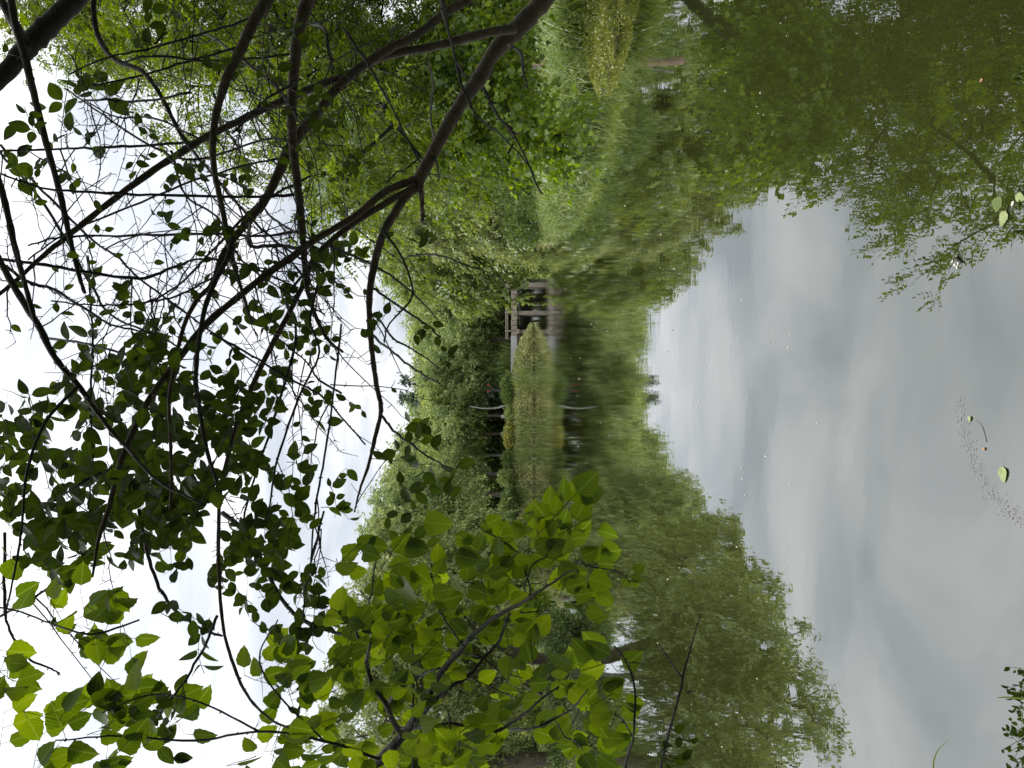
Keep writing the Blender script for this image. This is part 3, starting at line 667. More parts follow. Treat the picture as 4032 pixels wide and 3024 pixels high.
for q, (yp, D_) in enumerate([(1395, 67), (1425, 67.5), (1450, 68)]):
    X = (1512 - yp) / FOC * D_
    tuft('spiky_plant', ['spiky dark plant beside the end of the bridge wall', 'spiky plant in the middle behind the pale wing wall', 'spiky plant farthest left behind the pale wing wall'][q], X, D_ + 2, 0.35, 200, 2.6, 0.06, 0.7, M['shrub'], 'spiky plants by the bridge wall')
for q, (yp, D_) in enumerate([(1462, 62.3), (1500, 62.2), (1780, 62.2), (1795, 62.4), (1690, 62.3), (1960, 62)]):
    X = (1512 - yp) / FOC * D_
    tuft('grass_clump', ['green grass clump at the water below the juniper, right one', 'green grass clump with bright blades below the juniper, left one', 'bright green grass clump at the water below the dark leafy shrub, right one',
                         'bright green grass clump below the dark leafy shrub, left one', 'faint grass clump at the water below the yellow-flowering shrub', 'grass clump at the water at the left end of the far bank'][q],
         X, D_ + 0.5, 0.5, 260, 1.0, 0.035, 0.5, M['sedge'], 'grass clumps along the island shore')
rg = np.random.default_rng(21)
def scatter(x0, x1, y0, y1, dmin, dmax, n):
    X, Y = [], []
    tot = 0
    while tot < n:
        x = rg.uniform(x0, x1, n * 2); y = rg.uniform(y0, y1, n * 2); d = pond_sd(x, y)
        k = (d > dmin) & (d < dmax); X.append(x[k]); Y.append(y[k]); tot += k.sum()
    return np.concatenate(X)[:n], np.concatenate(Y)[:n]
def herbs(name, mat, box, dm, n, ll, lift, label_kind=None, up=0.6):
    x, y = scatter(*box, *dm, n); z = ground_z(x, y) + rg.random(n) ** 1.5 * lift
    p = np.stack([x, y, z], -1); ax = unit(rg.normal(size=(n, 3)) * [1, 1, 0.5] + [0, 0, up]); nr = unit(rg.normal(size=(n, 3)) + [0, -0.3, 0.9])
    L_ = ll * (0.5 + rg.random(n)); V, F = leaf_quads(p, ax, nr, L_, L_ * 0.45)
    return link(name, make_mesh(name, V, F, mat), None, kind='stuff', label=label_kind, category='ground cover')
herbs('bank_grass', M['herb'], (-16, 7, 60, 70), (-0.1, 4.5), 60000, 0.16, 0.22, 'short yellow green grass and herbs covering the sloping island bank')
herbs('left_bank_herbs', M['shrub_light'], (-16, -5, 16, 34), (-0.1, 3.5), 30000, 0.07, 0.25, 'green herbs covering the left bank')
herbs('cove_herbs', M['herb'], (-22, -8, 33, 60), (-0.1, 4), 26000, 0.14, 0.35, 'pale herbs covering the shore of the left cove')
herbs('right_bank_herbs', M['shrub_light'], (4, 12, 15, 34), (-0.15, 3.0), 38000, 0.085, 0.5, 'grey green herbs growing on the right bank')
herbs('right_far_herbs', M['herb'], (4, 16, 34, 66), (-0.05, 4.0), 30000, 0.13, 0.4, 'herbs growing on the right bank towards the bridge')
herbs('right_near_herbs', M['shrub_light'], (5, 13, 2.5, 15), (0.3, 4.0), 30000, 0.05, 0.25, 'short green herbs on the near right bank')
# creeping mat floating out from the shore in front of the sedge
n = 26000
u = rg.random(n); yy = 10.4 + u * 3.6
xe = np.interp(yy, [10.3, 11.2, 12.0, 13.0, 14.2], [5.45, 5.15, 5.05, 5.15, 5.6])
xx = xe + rg.random(n) ** 0.8 * 1.7 + 0.07 * rg.normal(size=n) + 0.08 * np.sin(yy * 7)
zc = 0.02 + 0.16 * np.clip((xx - xe) / 0.5, 0, 1) + 0.05 * wob(xx, yy, 4); zc = np.maximum(zc, ground_z(xx, yy)) + rg.random(n) * 0.06
zc = np.maximum(zc, 0.006)
L_ = 0.035 * (0.6 + 0.9 * rg.random(n))
V, F = leaf_quads(np.stack([xx, yy, zc], -1), unit(rg.normal(size=(n, 3)) * [1, 1, 0.6] + [0, 0, 0.3]), unit(rg.normal(size=(n, 3)) * 0.8 + [0, -0.2, 1]), L_, L_ * 0.6)
link('creeping_mat', make_mesh('creeping_mat', V, F, M['creeper']), None, kind='stuff', label='yellow green creeping plants spreading from the right bank onto the water', category='ground cover')

# ------------------------------------------------------------------ foreground branches (traced, ov = photograph pixels / 1.8228)
K = 4032 / 2212.0
def O(x, y, D): return P(x * K, y * K, D)
def rad(w, D): return w * K / FOC * D * 0.5
frng = np.random.default_rng(5)
class Limb:
    def __init__(s, pts, d0, d1, wob_=0.6):
        """pts [(x, y, width)] in ov, depth runs d0..d1"""
        a = catmull(np.array(pts, float), 6)
        n = len(a); t_ = np.linspace(0, 1, n)
        dd = d0 + (d1 - d0) * t_ + 0.03 * np.sin(t_ * 9 + d0 * 7)
        a[:, 0] += frng.normal(size=n) * wob_ * 0.5; a[:, 1] += frng.normal(size=n) * wob_ * 0.5
        s.ov = a; s.d = dd
        s.P = np.array([O(a[i][0], a[i][1], dd[i]) for i in range(n)]); s.r = np.array([rad(max(a[i][2], 0.8), dd[i]) for i in range(n)])
def limb_mesh(name, limbs, mat, nubs=0.0, root=None, sides=8):
    tb = Tubes()
    loc = limbs[0].P[0].copy()
    for L in limbs:
        tb.add(L.P - loc, L.r, sides if L.ov[:, 2].max() > 5 else 5, 0.05, frng)
        n = int(len(L.P) * nubs)
        for _ in range(n):
            i = frng.integers(1, len(L.P) - 1); s_ = unit(frng.normal(size=3)); T_ = unit(L.P[i + 1] - L.P[i]) if i + 1 < len(L.P) else unit(L.P[i] - L.P[i - 1])
            s_ = unit(s_ - T_ * (s_ @ T_) + T_ * 0.5); ln = L.r[i] * 1.0 + rad(frng.uniform(4, 11), L.d[i])
            tb.add([L.P[i] - loc, L.P[i] - loc + s_ * ln * 0.6, L.P[i] - loc + s_ * ln + frng.normal(size=3) * ln * 0.1], [min(L.r[i] * 0.7, 0.0035), 0.0022, 0.0012], 5)
    me = tb.mesh(name, mat)
    o = link(name, me, root, tuple(loc - (np.array(root.location) if root else 0)))
    return o

# leaf templates -----------------------------------------------------
def leaf_template(serrate, seed, n=9):
    r = random.Random(seed)
    V = []; UV = []; F = []
    curl = r.uniform(0.05, 0.22); fold = r.uniform(0.10, 0.30); twist = r.uniform(-0.25, 0.25)
    asym = r.uniform(0.9, 1.1)
    rows = []
    for i in range(n + 1):
        t_ = i / n
        if serrate:
            w = 0.44 * (math.sin(math.pi * min(1, t_ ** 0.62)) ** 0.75) * (1 - 0.25 * t_) if 0 < t_ < 1 else 0.0
            if 0 < i < n: w *= 1.0 + (0.05 if i % 2 else -0.04)
            if t_ > 0.85: w *= 0.55
        else:
            w = 0.30 * math.sin(math.pi * t_ ** 0.82) ** 0.85 if 0 < t_ < 1 else 0.0
        zc = -curl * t_ * t_
        rows.append((t_, w, zc))
    for (t_, w, zc) in rows:
        for s_, a_ in ((-1, asym), (0, 1), (1, 1)):
            x = s_ * w * a_; z = zc + abs(x) * fold + x * twist * t_
            y_ = t_ + (0.0 if s_ == 0 else (0.03 if serrate else 0))
            if t_ in (0.0, 1.0): x = s_ * 0.004; y_ = t_
            V.append((x, y_, z)); UV.append((0.5 + x, t_))
    for i in range(n):
        a = i * 3
        F += [(a, a + 1, a + 4, a + 3), (a + 1, a + 2, a + 5, a + 4)]
    # stalk as a thin three-sided spike behind the base
    b = len(V); L = 0.34 if serrate else 0.12; dr = r.uniform(0.0, 0.1)
    for (x, y_, z) in ((-0.012, 0.0, 0), (0.012, 0.0, 0), (0, 0.0, 0.02), (-0.010, -L, dr), (0.010, -L, dr), (0, -L, dr + 0.016)):
        V.append((x, y_, z)); UV.append((0.5, 0.5))
    F += [(b, b + 1, b + 4, b + 3), (b + 1, b + 2, b + 5, b + 4), (b + 2, b, b + 3, b + 5)]
    return np.array(V), np.array(F, np.int32), np.array(UV)
TM = [leaf_template(True, s) for s in range(6)]
TH = [leaf_template(False, 20 + s) for s in range(5)]
MM = [make_mesh('leaf', v, f, M['mulberry'], uv, True) for v, f, uv in TM]
MH = [make_mesh('leaf', v, f, M['honey'], uv, True) for v, f, uv in TH]

class LeafSet:
    """collects leaves; the largest 300 become objects, the rest one joined part"""
    def __init__(s, root, temps, meshes, mat): s.root = root; s.t = temps; s.m = meshes; s.mat = mat; s.L = []
    def add(s, pos, axis, normal, size, k=None):
        s.L.append((np.asarray(pos, float), unit(np.asarray(axis, float)), np.asarray(normal, float), size, frng.integers(len(s.t)) if k is None else k))
    def build(s, limit=300):
        s.L.sort(key=lambda l: -l[3] / max(l[0][1], 0.3))
        off = np.array(s.root.location)
        rest = []
        for q, (p, a, n, sz, k) in enumerate(s.L):
            S_ = unit(np.cross(a, n)); N_ = np.cross(S_, a)
            R_ = np.stack([S_, a, N_], 1)
            # blade base sits a stalk's length out from the twig
            if q < limit:
                o = bpy.data.objects.new('leaf', s.m[k]); COL.objects.link(o); o.parent = s.root
                mw = Matrix(((R_ * sz)[0].tolist() + [0], (R_ * sz)[1].tolist() + [0], (R_ * sz)[2].tolist() + [0], [0, 0, 0, 1]))
                mw.translation = Vector(p - off); o.matrix_local = mw
            else: rest.append((p, R_ * sz, k))
        if rest:
            V, F, UV, n = [], [], [], 0
            for p, R_, k in rest:
                v, f, uv = s.t[k]
                V.append(v @ R_.T + p - off); F.append(f + n); UV.append(uv); n += len(v)
            link('small_leaves', make_mesh('small_leaves', np.vstack(V), np.vstack(F), s.mat, np.vstack(UV), True), s.root, kind='stuff')

def plane_dir(ang, tilt=0.0):
    """unit vector in the picture plane: angle 0 = world down, 90 = world right, + away tilt"""
    a = math.radians(ang)
    v = -UPV * math.cos(a) + RGT * math.sin(a) + FWD * tilt
    return v / np.linalg.norm(v)
def face_normal(spread):
    v = -FWD + frng.normal(size=3) * spread
    return v / np.linalg.norm(v)

# --- the pale-barked tree reaching in from the right
root_p = empty('overhanging_tree', (3.6, 3.1, 0.2), 'brown smooth-limbed tree reaching in from the right edge and forking before the sky', 'tree')
B5 = Limb([(1330, -260, 60), (1240, -100, 48), (1173, 0, 42), (1120, 60, 38), (1070, 110, 34), (1037, 167, 31), (1003, 213, 29), (970, 267, 28), (943, 317, 27), (920, 360, 27), (900, 395, 26)], 3.3, 2.7)
for (kx, ky, kf) in [(1108, 62, .14), (1037, 178, .12), (1010, 218, .12), (975, 262, .1), (903, 392, .18)]:
    dk = np.hypot(B5.ov[:, 0] - kx, B5.ov[:, 1] - ky); B5.r *= 1 + kf * np.exp(-(dk / 9) ** 2)
trunkP = Limb([(1950, -480, 95), (1600, -440, 80), (1400, -340, 66), (1330, -260, 60)], 3.4, 3.3)
B5a = Limb([(903, 385, 18), (870, 397, 17), (827, 417, 16), (770, 465, 15), (685, 515, 15), (633, 553, 15), (567, 600, 15), (450, 696, 15), (393, 766, 15), (333, 846, 14), (300, 906, 14), (273, 966, 13), (253, 1026, 12), (233, 1106, 10), (213, 1166, 8), (200, 1246, 5)], 2.72, 2.1)
B5c = Limb([(897, 402, 14), (837, 437, 14), (757, 487, 13), (683, 553, 13), (653, 620, 12), (610, 703, 12), (567, 786, 11), (533, 863, 11), (510, 920, 10), (490, 996, 9), (477, 1053, 9), (473, 1106, 8), (472, 1206, 8), (480, 1340, 7), (500, 1423, 7), (533, 1500, 6), (583, 1553, 5), (633, 1576, 4)], 2.7, 2.0)
B5b = Limb([(900, 402, 24), (877, 423, 21), (853, 460, 19), (830, 500, 18), (813, 553, 17), (800, 620, 15), (798, 680, 13), (803, 753, 12), (813, 830, 11), (823, 886, 10), (810, 946, 9), (797, 1000, 7), (777, 1060, 5), (765, 1106, 3)], 2.7, 2.5)
stub1 = Limb([(908, 400, 13), (911, 425, 11), (912, 450, 9), (913, 476, 8)], 2.68, 2.62)
stub2 = Limb([(935, 330, 9), (943, 352, 5), (947, 372, 4), (949, 390, 3)], 2.73, 2.68)
B4 = Limb([(1112, 62, 20), (1050, 72, 19), (924, 103, 18), (837, 120, 17), (737, 165, 16), (617, 215, 16), (467, 285, 15), (417, 313, 15), (333, 367, 14), (260, 420, 13), (167, 493, 12), (93, 553, 10), (30, 610, 9), (-20, 650, 8)], 3.0, 2.2)
for nm, ls in (('trunk', [trunkP, B5]), ('branch', [B5a]), ('branch', [B5c]), ('branch', [B5b, stub1, stub2]), ('branch', [B4])):
    limb_mesh(nm, ls, M['bark_pale'], 0.25 if nm == 'branch' else 0.0, root_p, 12)
# --- the dark tree: heavy limb in the top right corner of the upright view
root_d = empty('dark_limbed_tree', (3.2, 2.4, 0.2), 'black-looking tree with one heavy limb crossing the upper right corner of the sky', 'tree')
D0 = Limb([(1700, -640, 110), (1100, -560, 95), (600, -420, 75), (330, -200, 52), (220, -60, 42), (170, -8, 38), (115, 45, 42), (70, 90, 44), (40, 125, 38), (-10, 180, 34), (-80, 250, 30)], 2.9, 2.5)
D1 = Limb([(60, 100, 22), (-10, -20, 18)], 2.5, 2.5)
D2 = Limb([(20, -20, 15), (35, 60, 16), (50, 105, 17), (65, 170, 16), (75, 210, 15), (100, 310, 14), (130, 420, 13), (150, 510, 11), (162, 560, 10), (172, 600, 9), (182, 632, 8)], 2.5, 2.2)
D3 = Limb([(215, -60, 14), (203, 0, 12), (205, 50, 11), (220, 95, 11), (250, 130, 11), (300, 150, 11), (330, 180, 10), (360, 230, 9), (390, 290, 8), (412, 320, 7)], 2.6, 2.4)
D4 = Limb([(-30, 330, 15), (0, 400, 14), (20, 477, 13), (37, 553, 12), (60, 636, 10), (78, 700, 9)], 2.3, 2.15)
D5 = Limb([(-30, 510, 16), (0, 565, 14), (43, 640, 14), (83, 703, 14), (117, 770, 13), (167, 830, 12), (207, 886, 10), (240, 930, 9), (273, 966, 8), (290, 986, 8), (320, 1020, 7), (357, 1050, 6), (400, 1070, 5), (443, 1093, 4)], 2.25, 2.05)
D6 = Limb([(167, 836, 8), (133, 870, 8), (97, 913, 7), (67, 986, 7), (53, 1053, 6), (50, 1106, 5), (40, 1190, 5), (20, 1290, 4), (10, 1330, 4)], 2.1, 1.95)
for nm, ls in (('trunk', [D0]), ('branch', [D1, D2]), ('branch', [D3]), ('branch', [D4]), ('branch', [D5]), ('branch', [D6])):
    limb_mesh(nm, ls, M['bark_dark'], 0.3 if nm == 'branch' else 0.0, root_d, 10)

# --- honeysuckle with many thin stems
root_h = empty('honeysuckle_shrub', (2.9, 2.6, 0.2), 'honeysuckle shrub with a tangle of thin dark twigs and small oval leaves against the sky', 'shrub')
H6 = Limb([(1100, -420, 44), (860, -250, 38), (720, -90, 33), (668, -5, 30), (645, 67, 26), (637, 133, 24), (630, 233, 20), (633, 317, 19), (643, 400, 18), (650, 467, 16), (657, 553, 13), (663, 620, 11), (683, 686, 9), (710, 736, 8), (740, 760, 6)], 2.8, 2.4)
H7 = Limb([(1000, -470, 40), (760, -260, 34), (640, -110, 30), (583, -10, 26), (550, 43, 24), (520, 107, 22), (493, 160, 20), (470, 233, 17), (460, 300, 15), (463, 367, 13), (480, 450, 12), (500, 553, 11), (520, 620, 8), (545, 700, 6)], 2.7, 2.3)
H7b = Limb([(505, 500, 10), (493, 553, 12), (467, 603, 11), (443, 663, 11), (430, 740, 10), (423, 813, 10), (430, 880, 10), (443, 953, 9), (460, 1020, 8), (477, 1053, 7)], 2.4, 2.05)
H8 = Limb([(1400, -480, 36), (1180, -160, 24), (1020, -10, 19), (963, 27, 19), (897, 77, 18), (827, 113, 20), (737, 180, 20), (683, 250, 20), (633, 307, 22), (600, 377, 20), (567, 440, 18), (517, 500, 16), (480, 553, 13), (460, 610, 11), (427, 646, 10), (400, 696, 9), (383, 760, 8), (373, 813, 8), (365, 860, 7), (367, 920, 7), (370, 1020, 6), (368, 1100, 5)], 3.0, 2.1)
limb_mesh('stem', [H6], M['bark_pale'], 0.3, root_h, 10); limb_mesh('stem', [H7], M['bark_pale'], 0.3, root_h, 10)
limb_mesh('stem', [H7b], M['bark_dark'], 0.3, root_h); limb_mesh('stem', [H8], M['bark_pale'], 0.3, root_h, 10)
extra_l = [
    [(460, 300, 6), (420, 307, 5), (330, 313, 5), (230, 318, 5), (130, 322, 4), (20, 325, 4), (-20, 330, 3)],
    [(640, 117, 5), (500, 130, 4), (420, 130, 4), (333, 120, 4), (270, 133, 3)],
    [(540, 40, 5), (430, 75, 4), (320, 105, 4), (230, 125, 3), (150, 160, 3)],
    [(520, 100, 5), (400, 135, 4), (300, 165, 4), (200, 185, 3)],
    [(640, 340, 4), (560, 350, 4), (420, 390, 4), (250, 460, 4), (150, 500, 3), (60, 560, 3)],
    [(640, 420, 6), (560, 425, 5), (480, 425, 5), (300, 420, 5), (200, 415, 5), (90, 405, 4), (0, 375, 4)],
    [(645, 500, 6), (560, 510, 5), (480, 505, 5), (330, 508, 5), (220, 510, 4), (130, 512, 4), (60, 530, 3)],
    [(655, 540, 7), (600, 530, 7), (540, 530, 6), (540, 480, 5)],
    [(633, 310, 5), (580, 300, 4), (480, 330, 4), (400, 345, 4), (300, 300, 4), (190, 225, 3), (140, 190, 3)],
    [(410, 200, 5), (300, 220, 4), (230, 215, 4), (170, 220, 3)],
    [(430, 300, 4), (330, 255, 4), (250, 252, 3), (180, 215, 3)],
    [(412, 320, 6), (470, 390, 5), (540, 470, 5), (620, 540, 4), (700, 590, 4), (760, 640, 3)],
    [(370, 325, 5), (400, 420, 4), (470, 470, 4), (520, 560, 4), (600, 620, 3), (700, 680, 3)],
    [(0, 315, 5), (60, 380, 5), (130, 450, 5), (200, 520, 4), (250, 553, 4), (300, 600, 4), (380, 660, 4), (460, 720, 3), (560, 790, 3)],
    [(0, 330, 4), (80, 420, 5), (150, 530, 5), (200, 620, 5), (240, 680, 4), (350, 730, 4), (390, 755, 3)],
    [(0, 560, 6), (80, 570, 6), (190, 588, 6), (300, 602, 6), (370, 580, 5), (430, 560, 4), (520, 570, 4), (640, 620, 3)],
    [(0, 565, 6), (60, 610, 6), (110, 622, 6), (170, 658, 5), (240, 700, 4), (330, 720, 3)],
    [(100, 730, 5), (180, 742, 5), (270, 765, 4), (350, 790, 4), (420, 860, 3), (500, 900, 3)],
    [(460, 600, 4), (380, 640, 4), (300, 655, 4), (200, 660, 3), (110, 650, 3)],
    [(455, 720, 5), (530, 760, 4), (620, 815, 4), (700, 860, 4), (737, 900, 3), (790, 960, 3)],
    [(190, 555, 4), (195, 640, 4), (200, 760, 4), (195, 860, 4), (200, 1000, 3), (190, 1100, 3)],
    [(690, 560, 6), (620, 640, 5), (640, 720, 5), (600, 880, 5), (560, 1000, 4), (530, 1106, 4), (525, 1200, 3)],
    [(700, 580, 6), (670, 690, 5), (690, 760, 4), (650, 850, 4), (600, 990, 4), (580, 1106, 3)],
    [(737, 700, 4), (720, 850, 4), (700, 990, 4), (680, 1106, 4), (670, 1230, 3)],
    [(737, 850, 4), (690, 820, 4), (660, 780, 3), (600, 730, 3), (540, 680, 3)],
    [(273, 966, 6), (240, 1010, 5), (200, 1030, 5), (150, 1060, 4), (90, 1100, 3)],
    [(300, 1100, 6), (320, 1200, 6), (345, 1270, 6), (380, 1320, 5), (440, 1360, 5), (480, 1375, 4)],
    [(470, 1330, 6), (440, 1400, 5), (400, 1470, 5), (370, 1510, 5), (340, 1550, 4)],
    [(480, 1106, 9), (540, 1160, 9), (575, 1230, 8), (605, 1290, 8), (640, 1330, 7), (690, 1355, 7), (737, 1369, 6), (787, 1379, 5), (837, 1376, 5), (903, 1366, 4), (987, 1353, 3)],
    [(892, 1330, 3), (892, 1439, 3), (893, 1506, 4), (890, 1573, 4), (893, 1680, 4)],
    [(700, 1106, 4), (680, 1180, 4), (660, 1270, 4), (655, 1340, 3)],
    [(660, 1440, 6), (655, 1500, 6), (640, 1560, 5), (638, 1590, 5)],
    [(10, 1150, 5), (10, 1300, 5), (25, 1370, 4), (60, 1420, 4), (110, 1445, 3), (130, 1457, 2)],
    [(0, 1330, 5), (60, 1300, 5), (105, 1270, 4)],
    [(670, 380, 4), (560, 440, 5), (480, 520, 5), (380, 620, 4), (300, 660, 4)],
    [(560, 440, 4), (600, 480, 4), (680, 520, 4), (780, 560, 5), (850, 600, 4), (900, 640, 3), (945, 690, 2)],
    [(800, 620, 5), (860, 660, 4), (920, 700, 4), (950, 730, 3)],
    [(830, 500, 5), (870, 560, 4), (890, 640, 4), (840, 700, 3), (830, 740, 3)],
    [(800, 720, 5), (860, 770, 4), (900, 800, 4), (950, 830, 3)],
    [(820, 890, 5), (850, 930, 5), (890, 960, 4), (930, 990, 3), (970, 1010, 2)],
    [(820, 690, 4), (850, 730, 4), (900, 760, 3), (955, 800, 2)],
    [(880, 555, 4), (940, 550, 4), (1000, 570, 3), (1060, 590, 2), (1100, 615, 2)],
    [(955, 0, 8), (958, 30, 7), (975, 90, 5), (985, 130, 4), (1010, 170, 3)],
    [(985, 130, 6), (1000, 190, 5), (1030, 250, 4), (1080, 290, 3), (1120, 330, 3), (1150, 370, 2)],
    [(1045, 190, 6), (1075, 250, 5), (1110, 290, 4), (1170, 420, 3)],
    [(1100, 95, 6), (1125, 115, 6), (1130, 150, 5), (1140, 190, 3)],
    [(945, 330, 5), (930, 250, 4), (935, 180, 3), (925, 130, 3)],
    [(740, 60, 5), (790, 130, 5), (840, 220, 4), (870, 280, 4), (900, 340, 3)],
    [(667, 50, 6), (700, 60, 6), (710, 110, 5), (720, 160, 4)],
    [(430, 60, 4), (500, 110, 5), (550, 150, 5), (600, 190, 5), (640, 250, 4)],
    [(640, 180, 5), (580, 210, 5), (540, 250, 5), (500, 290, 4)],
]
ex = [Limb([(a_, b_, c_ * 1.22) for a_, b_, c_ in p], 2.15 + 0.9 * frng.random(), 2.1 + 0.6 * frng.random(), 1.6) for p in extra_l]
for i in range(0, len(ex), 1): limb_mesh('twig', [ex[i]], M['bark_dark'], 0.55, root_h)
# thin random twigs from the stems
allL = [B5a, B5c, B4, H6, H7, H7b, H8, D2, D5, B5b] + ex
tw = Tubes(); locd = np.array(root_h.location)
twig_paths = []
for q in range(520):
    L = allL[frng.integers(len(allL))]; i = frng.integers(3, len(L.P) - 1)
    x, y = L.ov[i][0], L.ov[i][1]; D_ = L.d[i]
    if not (-20 < x < 830 and -20 < y < 1300): continue
    if frng.random() < 0.65 and y > 800: continue
    ang = frng.normal(78, 34) * (1 if frng.random() < 0.75 else -1); ln = frng.uniform(60, 260)
    a = math.radians(ang)
    cx, cy = math.cos(a), math.sin(a)
    bend = frng.normal() * 0.25
    pts = []
    for s_ in range(8):
        t_ = s_ / 7; pts.append((x + ln * (t_ * cx - bend * t_ * t_ * cy) + frng.normal() * 2.2, y + ln * (t_ * cy + bend * t_ * t_ * cx) + frng.normal() * 2.2, D_ - 0.25 * t_ * frng.random()))
    Pp = np.array([O(*p) for p in pts]) - locd
    w0 = frng.uniform(1.9, 4.2)
    tw.add(Pp, [rad(w0 * (1 - 0.6 * s_ / 7), D_) for s_ in range(8)], 4)
    twig_paths.append((pts, D_))
    for s_ in range(1, 8):                         # opposite side shoots
        for sg in (-1, 1):
            if frng.random() < 0.5: continue
            l2 = frng.uniform(5, 16) if frng.random() < 0.8 else frng.uniform(20, 50)
            a2 = a + sg * frng.uniform(0.7, 1.4)
            p0 = pts[s_]; kk = frng.normal() * 3
            q1 = (p0[0] + l2 * 0.5 * math.cos(a2) + kk, p0[1] + l2 * 0.5 * math.sin(a2), p0[2]); q2 = (p0[0] + l2 * math.cos(a2), p0[1] + l2 * math.sin(a2) + kk, p0[2])
            tw.add(np.array([O(*p0), O(*q1), O(*q2)]) - locd, [rad(w_, D_) for w_ in (2.1, 1.6, 1.1)], 3)
link('fine_twigs', tw.mesh('fine_twigs', M['bark_dark']), root_h, kind='stuff')

# leaves of the honeysuckle: sprays laid through the regions where the photograph shows them
HL = LeafSet(root_h, TH, MH, M['honey']); HT = Tubes()
def spray(ls, tb, cx, cy, D, size, n, ang, locroot, spread=0.55, gap=0.42, wtw=1.8):
    a = math.radians(ang); L_ = size * gap * n
    bend = frng.normal() * 0.3; pts = []
    for s_ in range(7):
        t_ = s_ / 6 - 0.5
        pts.append((cx + L_ * (t_ * math.cos(a) - bend * t_ * t_ * math.sin(a)), cy + L_ * (t_ * math.sin(a) + bend * t_ * t_ * math.cos(a)), D + 0.1 * t_ * frng.normal()))
    W = np.array([O(*p) for p in pts])
    tb.add(W - locroot, [rad(wtw * (1 - 0.1 * s_), D) for s_ in range(7)], 4)
    for k in range(n):
        t_ = (k // 2 * 2 + 1) / n if n > 1 else 0.5
        f = min(max(t_, 0), 0.999) * 6; i0 = int(f); p = W[i0] + (W[min(i0 + 1, 6)] - W[i0]) * (f - i0)
        sg = 1 if k % 2 else -1
        aa = ang + sg * frng.uniform(35, 80) + frng.normal() * 14
        if k == n - 1: aa = ang + frng.normal() * 20
        sz = size * K / FOC * D * frng.uniform(0.62, 1.18)
        ax = plane_dir(aa, frng.normal() * 0.35)
        ls.add(p + ax * sz * 0.1, ax, face_normal(spread), sz)
regH = [(170, 165, 50, 25, 10, 40), (145, 215, 25, 30, 7, 40), (105, 270, 50, 25, 12, 38), (60, 330, 35, 25, 8, 34), (50, 390, 45, 40, 14, 32), (160, 340, 40, 40, 10, 32), (320, 300, 30, 60, 10, 32), (395, 345, 30, 50, 12, 34),
 (340, 480, 40, 35, 8, 34), (430, 490, 40, 30, 8, 32), (520, 430, 40, 40, 8, 30), (420, 80, 120, 80, 16, 34), (600, 170, 120, 140, 22, 30), (700, 300, 60, 120, 12, 26), (700, 120, 100, 100, 10, 24),
 (180, 640, 30, 40, 8, 30), (270, 640, 40, 60, 10, 28), (320, 720, 40, 30, 6, 27), (500, 600, 30, 30, 4, 40), (600, 640, 40, 50, 12, 32), (700, 600, 40, 60, 24, 32), (560, 730, 100, 60, 30, 29), (640, 720, 60, 60, 26, 30), (740, 560, 40, 50, 20, 28),
 (240, 790, 100, 55, 40, 39), (340, 740, 50, 40, 22, 37), (270, 860, 110, 70, 62, 42), (400, 860, 90, 70, 52, 38), (550, 870, 70, 60, 36, 35), (90, 880, 80, 50, 22, 42), (60, 950, 60, 50, 20, 44), (150, 950, 50, 60, 16, 40), (430, 950, 130, 70, 92, 38),
 (300, 1000, 110, 70, 74, 38), (100, 1040, 90, 60, 30, 44), (220, 1080, 90, 60, 46, 42), (340, 1080, 120, 60, 92, 40), (590, 1050, 60, 60, 26, 38), (480, 1150, 120, 80, 95, 38), (300, 1160, 120, 60, 50, 42), (100, 1170, 100, 70, 56, 44),
 (600, 1200, 80, 80, 55, 34), (520, 1260, 60, 40, 20, 32), (390, 1330, 30, 40, 9, 38), (420, 1400, 20, 30, 6, 40), (385, 1520, 50, 40, 9, 44), (330, 1590, 50, 50, 12, 46), (300, 1540, 60, 50, 9, 48), (660, 940, 40, 100, 14, 30), (740, 1080, 25, 60, 14, 30),
 (50, 1470, 40, 40, 6, 26), (640, 1330, 70, 60, 20, 36), (700, 1420, 80, 90, 30, 36), (880, 560, 60, 60, 9, 26), (920, 700, 40, 60, 9, 24), (900, 960, 50, 40, 16, 34), (930, 1010, 50, 50, 16, 36), (860, 1130, 60, 60, 10, 34), (830, 760, 40, 60, 8, 24), (780, 900, 40, 60, 6, 22)]
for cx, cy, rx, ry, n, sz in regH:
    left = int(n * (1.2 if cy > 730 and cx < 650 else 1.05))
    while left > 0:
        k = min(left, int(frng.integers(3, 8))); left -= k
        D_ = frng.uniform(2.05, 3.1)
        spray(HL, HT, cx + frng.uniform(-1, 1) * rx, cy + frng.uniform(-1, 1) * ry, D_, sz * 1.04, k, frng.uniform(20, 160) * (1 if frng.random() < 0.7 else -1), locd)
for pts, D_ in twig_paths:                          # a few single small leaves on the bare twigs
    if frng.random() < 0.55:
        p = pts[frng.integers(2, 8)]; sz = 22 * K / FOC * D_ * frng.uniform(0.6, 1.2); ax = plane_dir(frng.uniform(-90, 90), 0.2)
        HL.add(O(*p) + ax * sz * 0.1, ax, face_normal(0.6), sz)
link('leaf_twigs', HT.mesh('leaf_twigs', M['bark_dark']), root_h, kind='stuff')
HL.build()

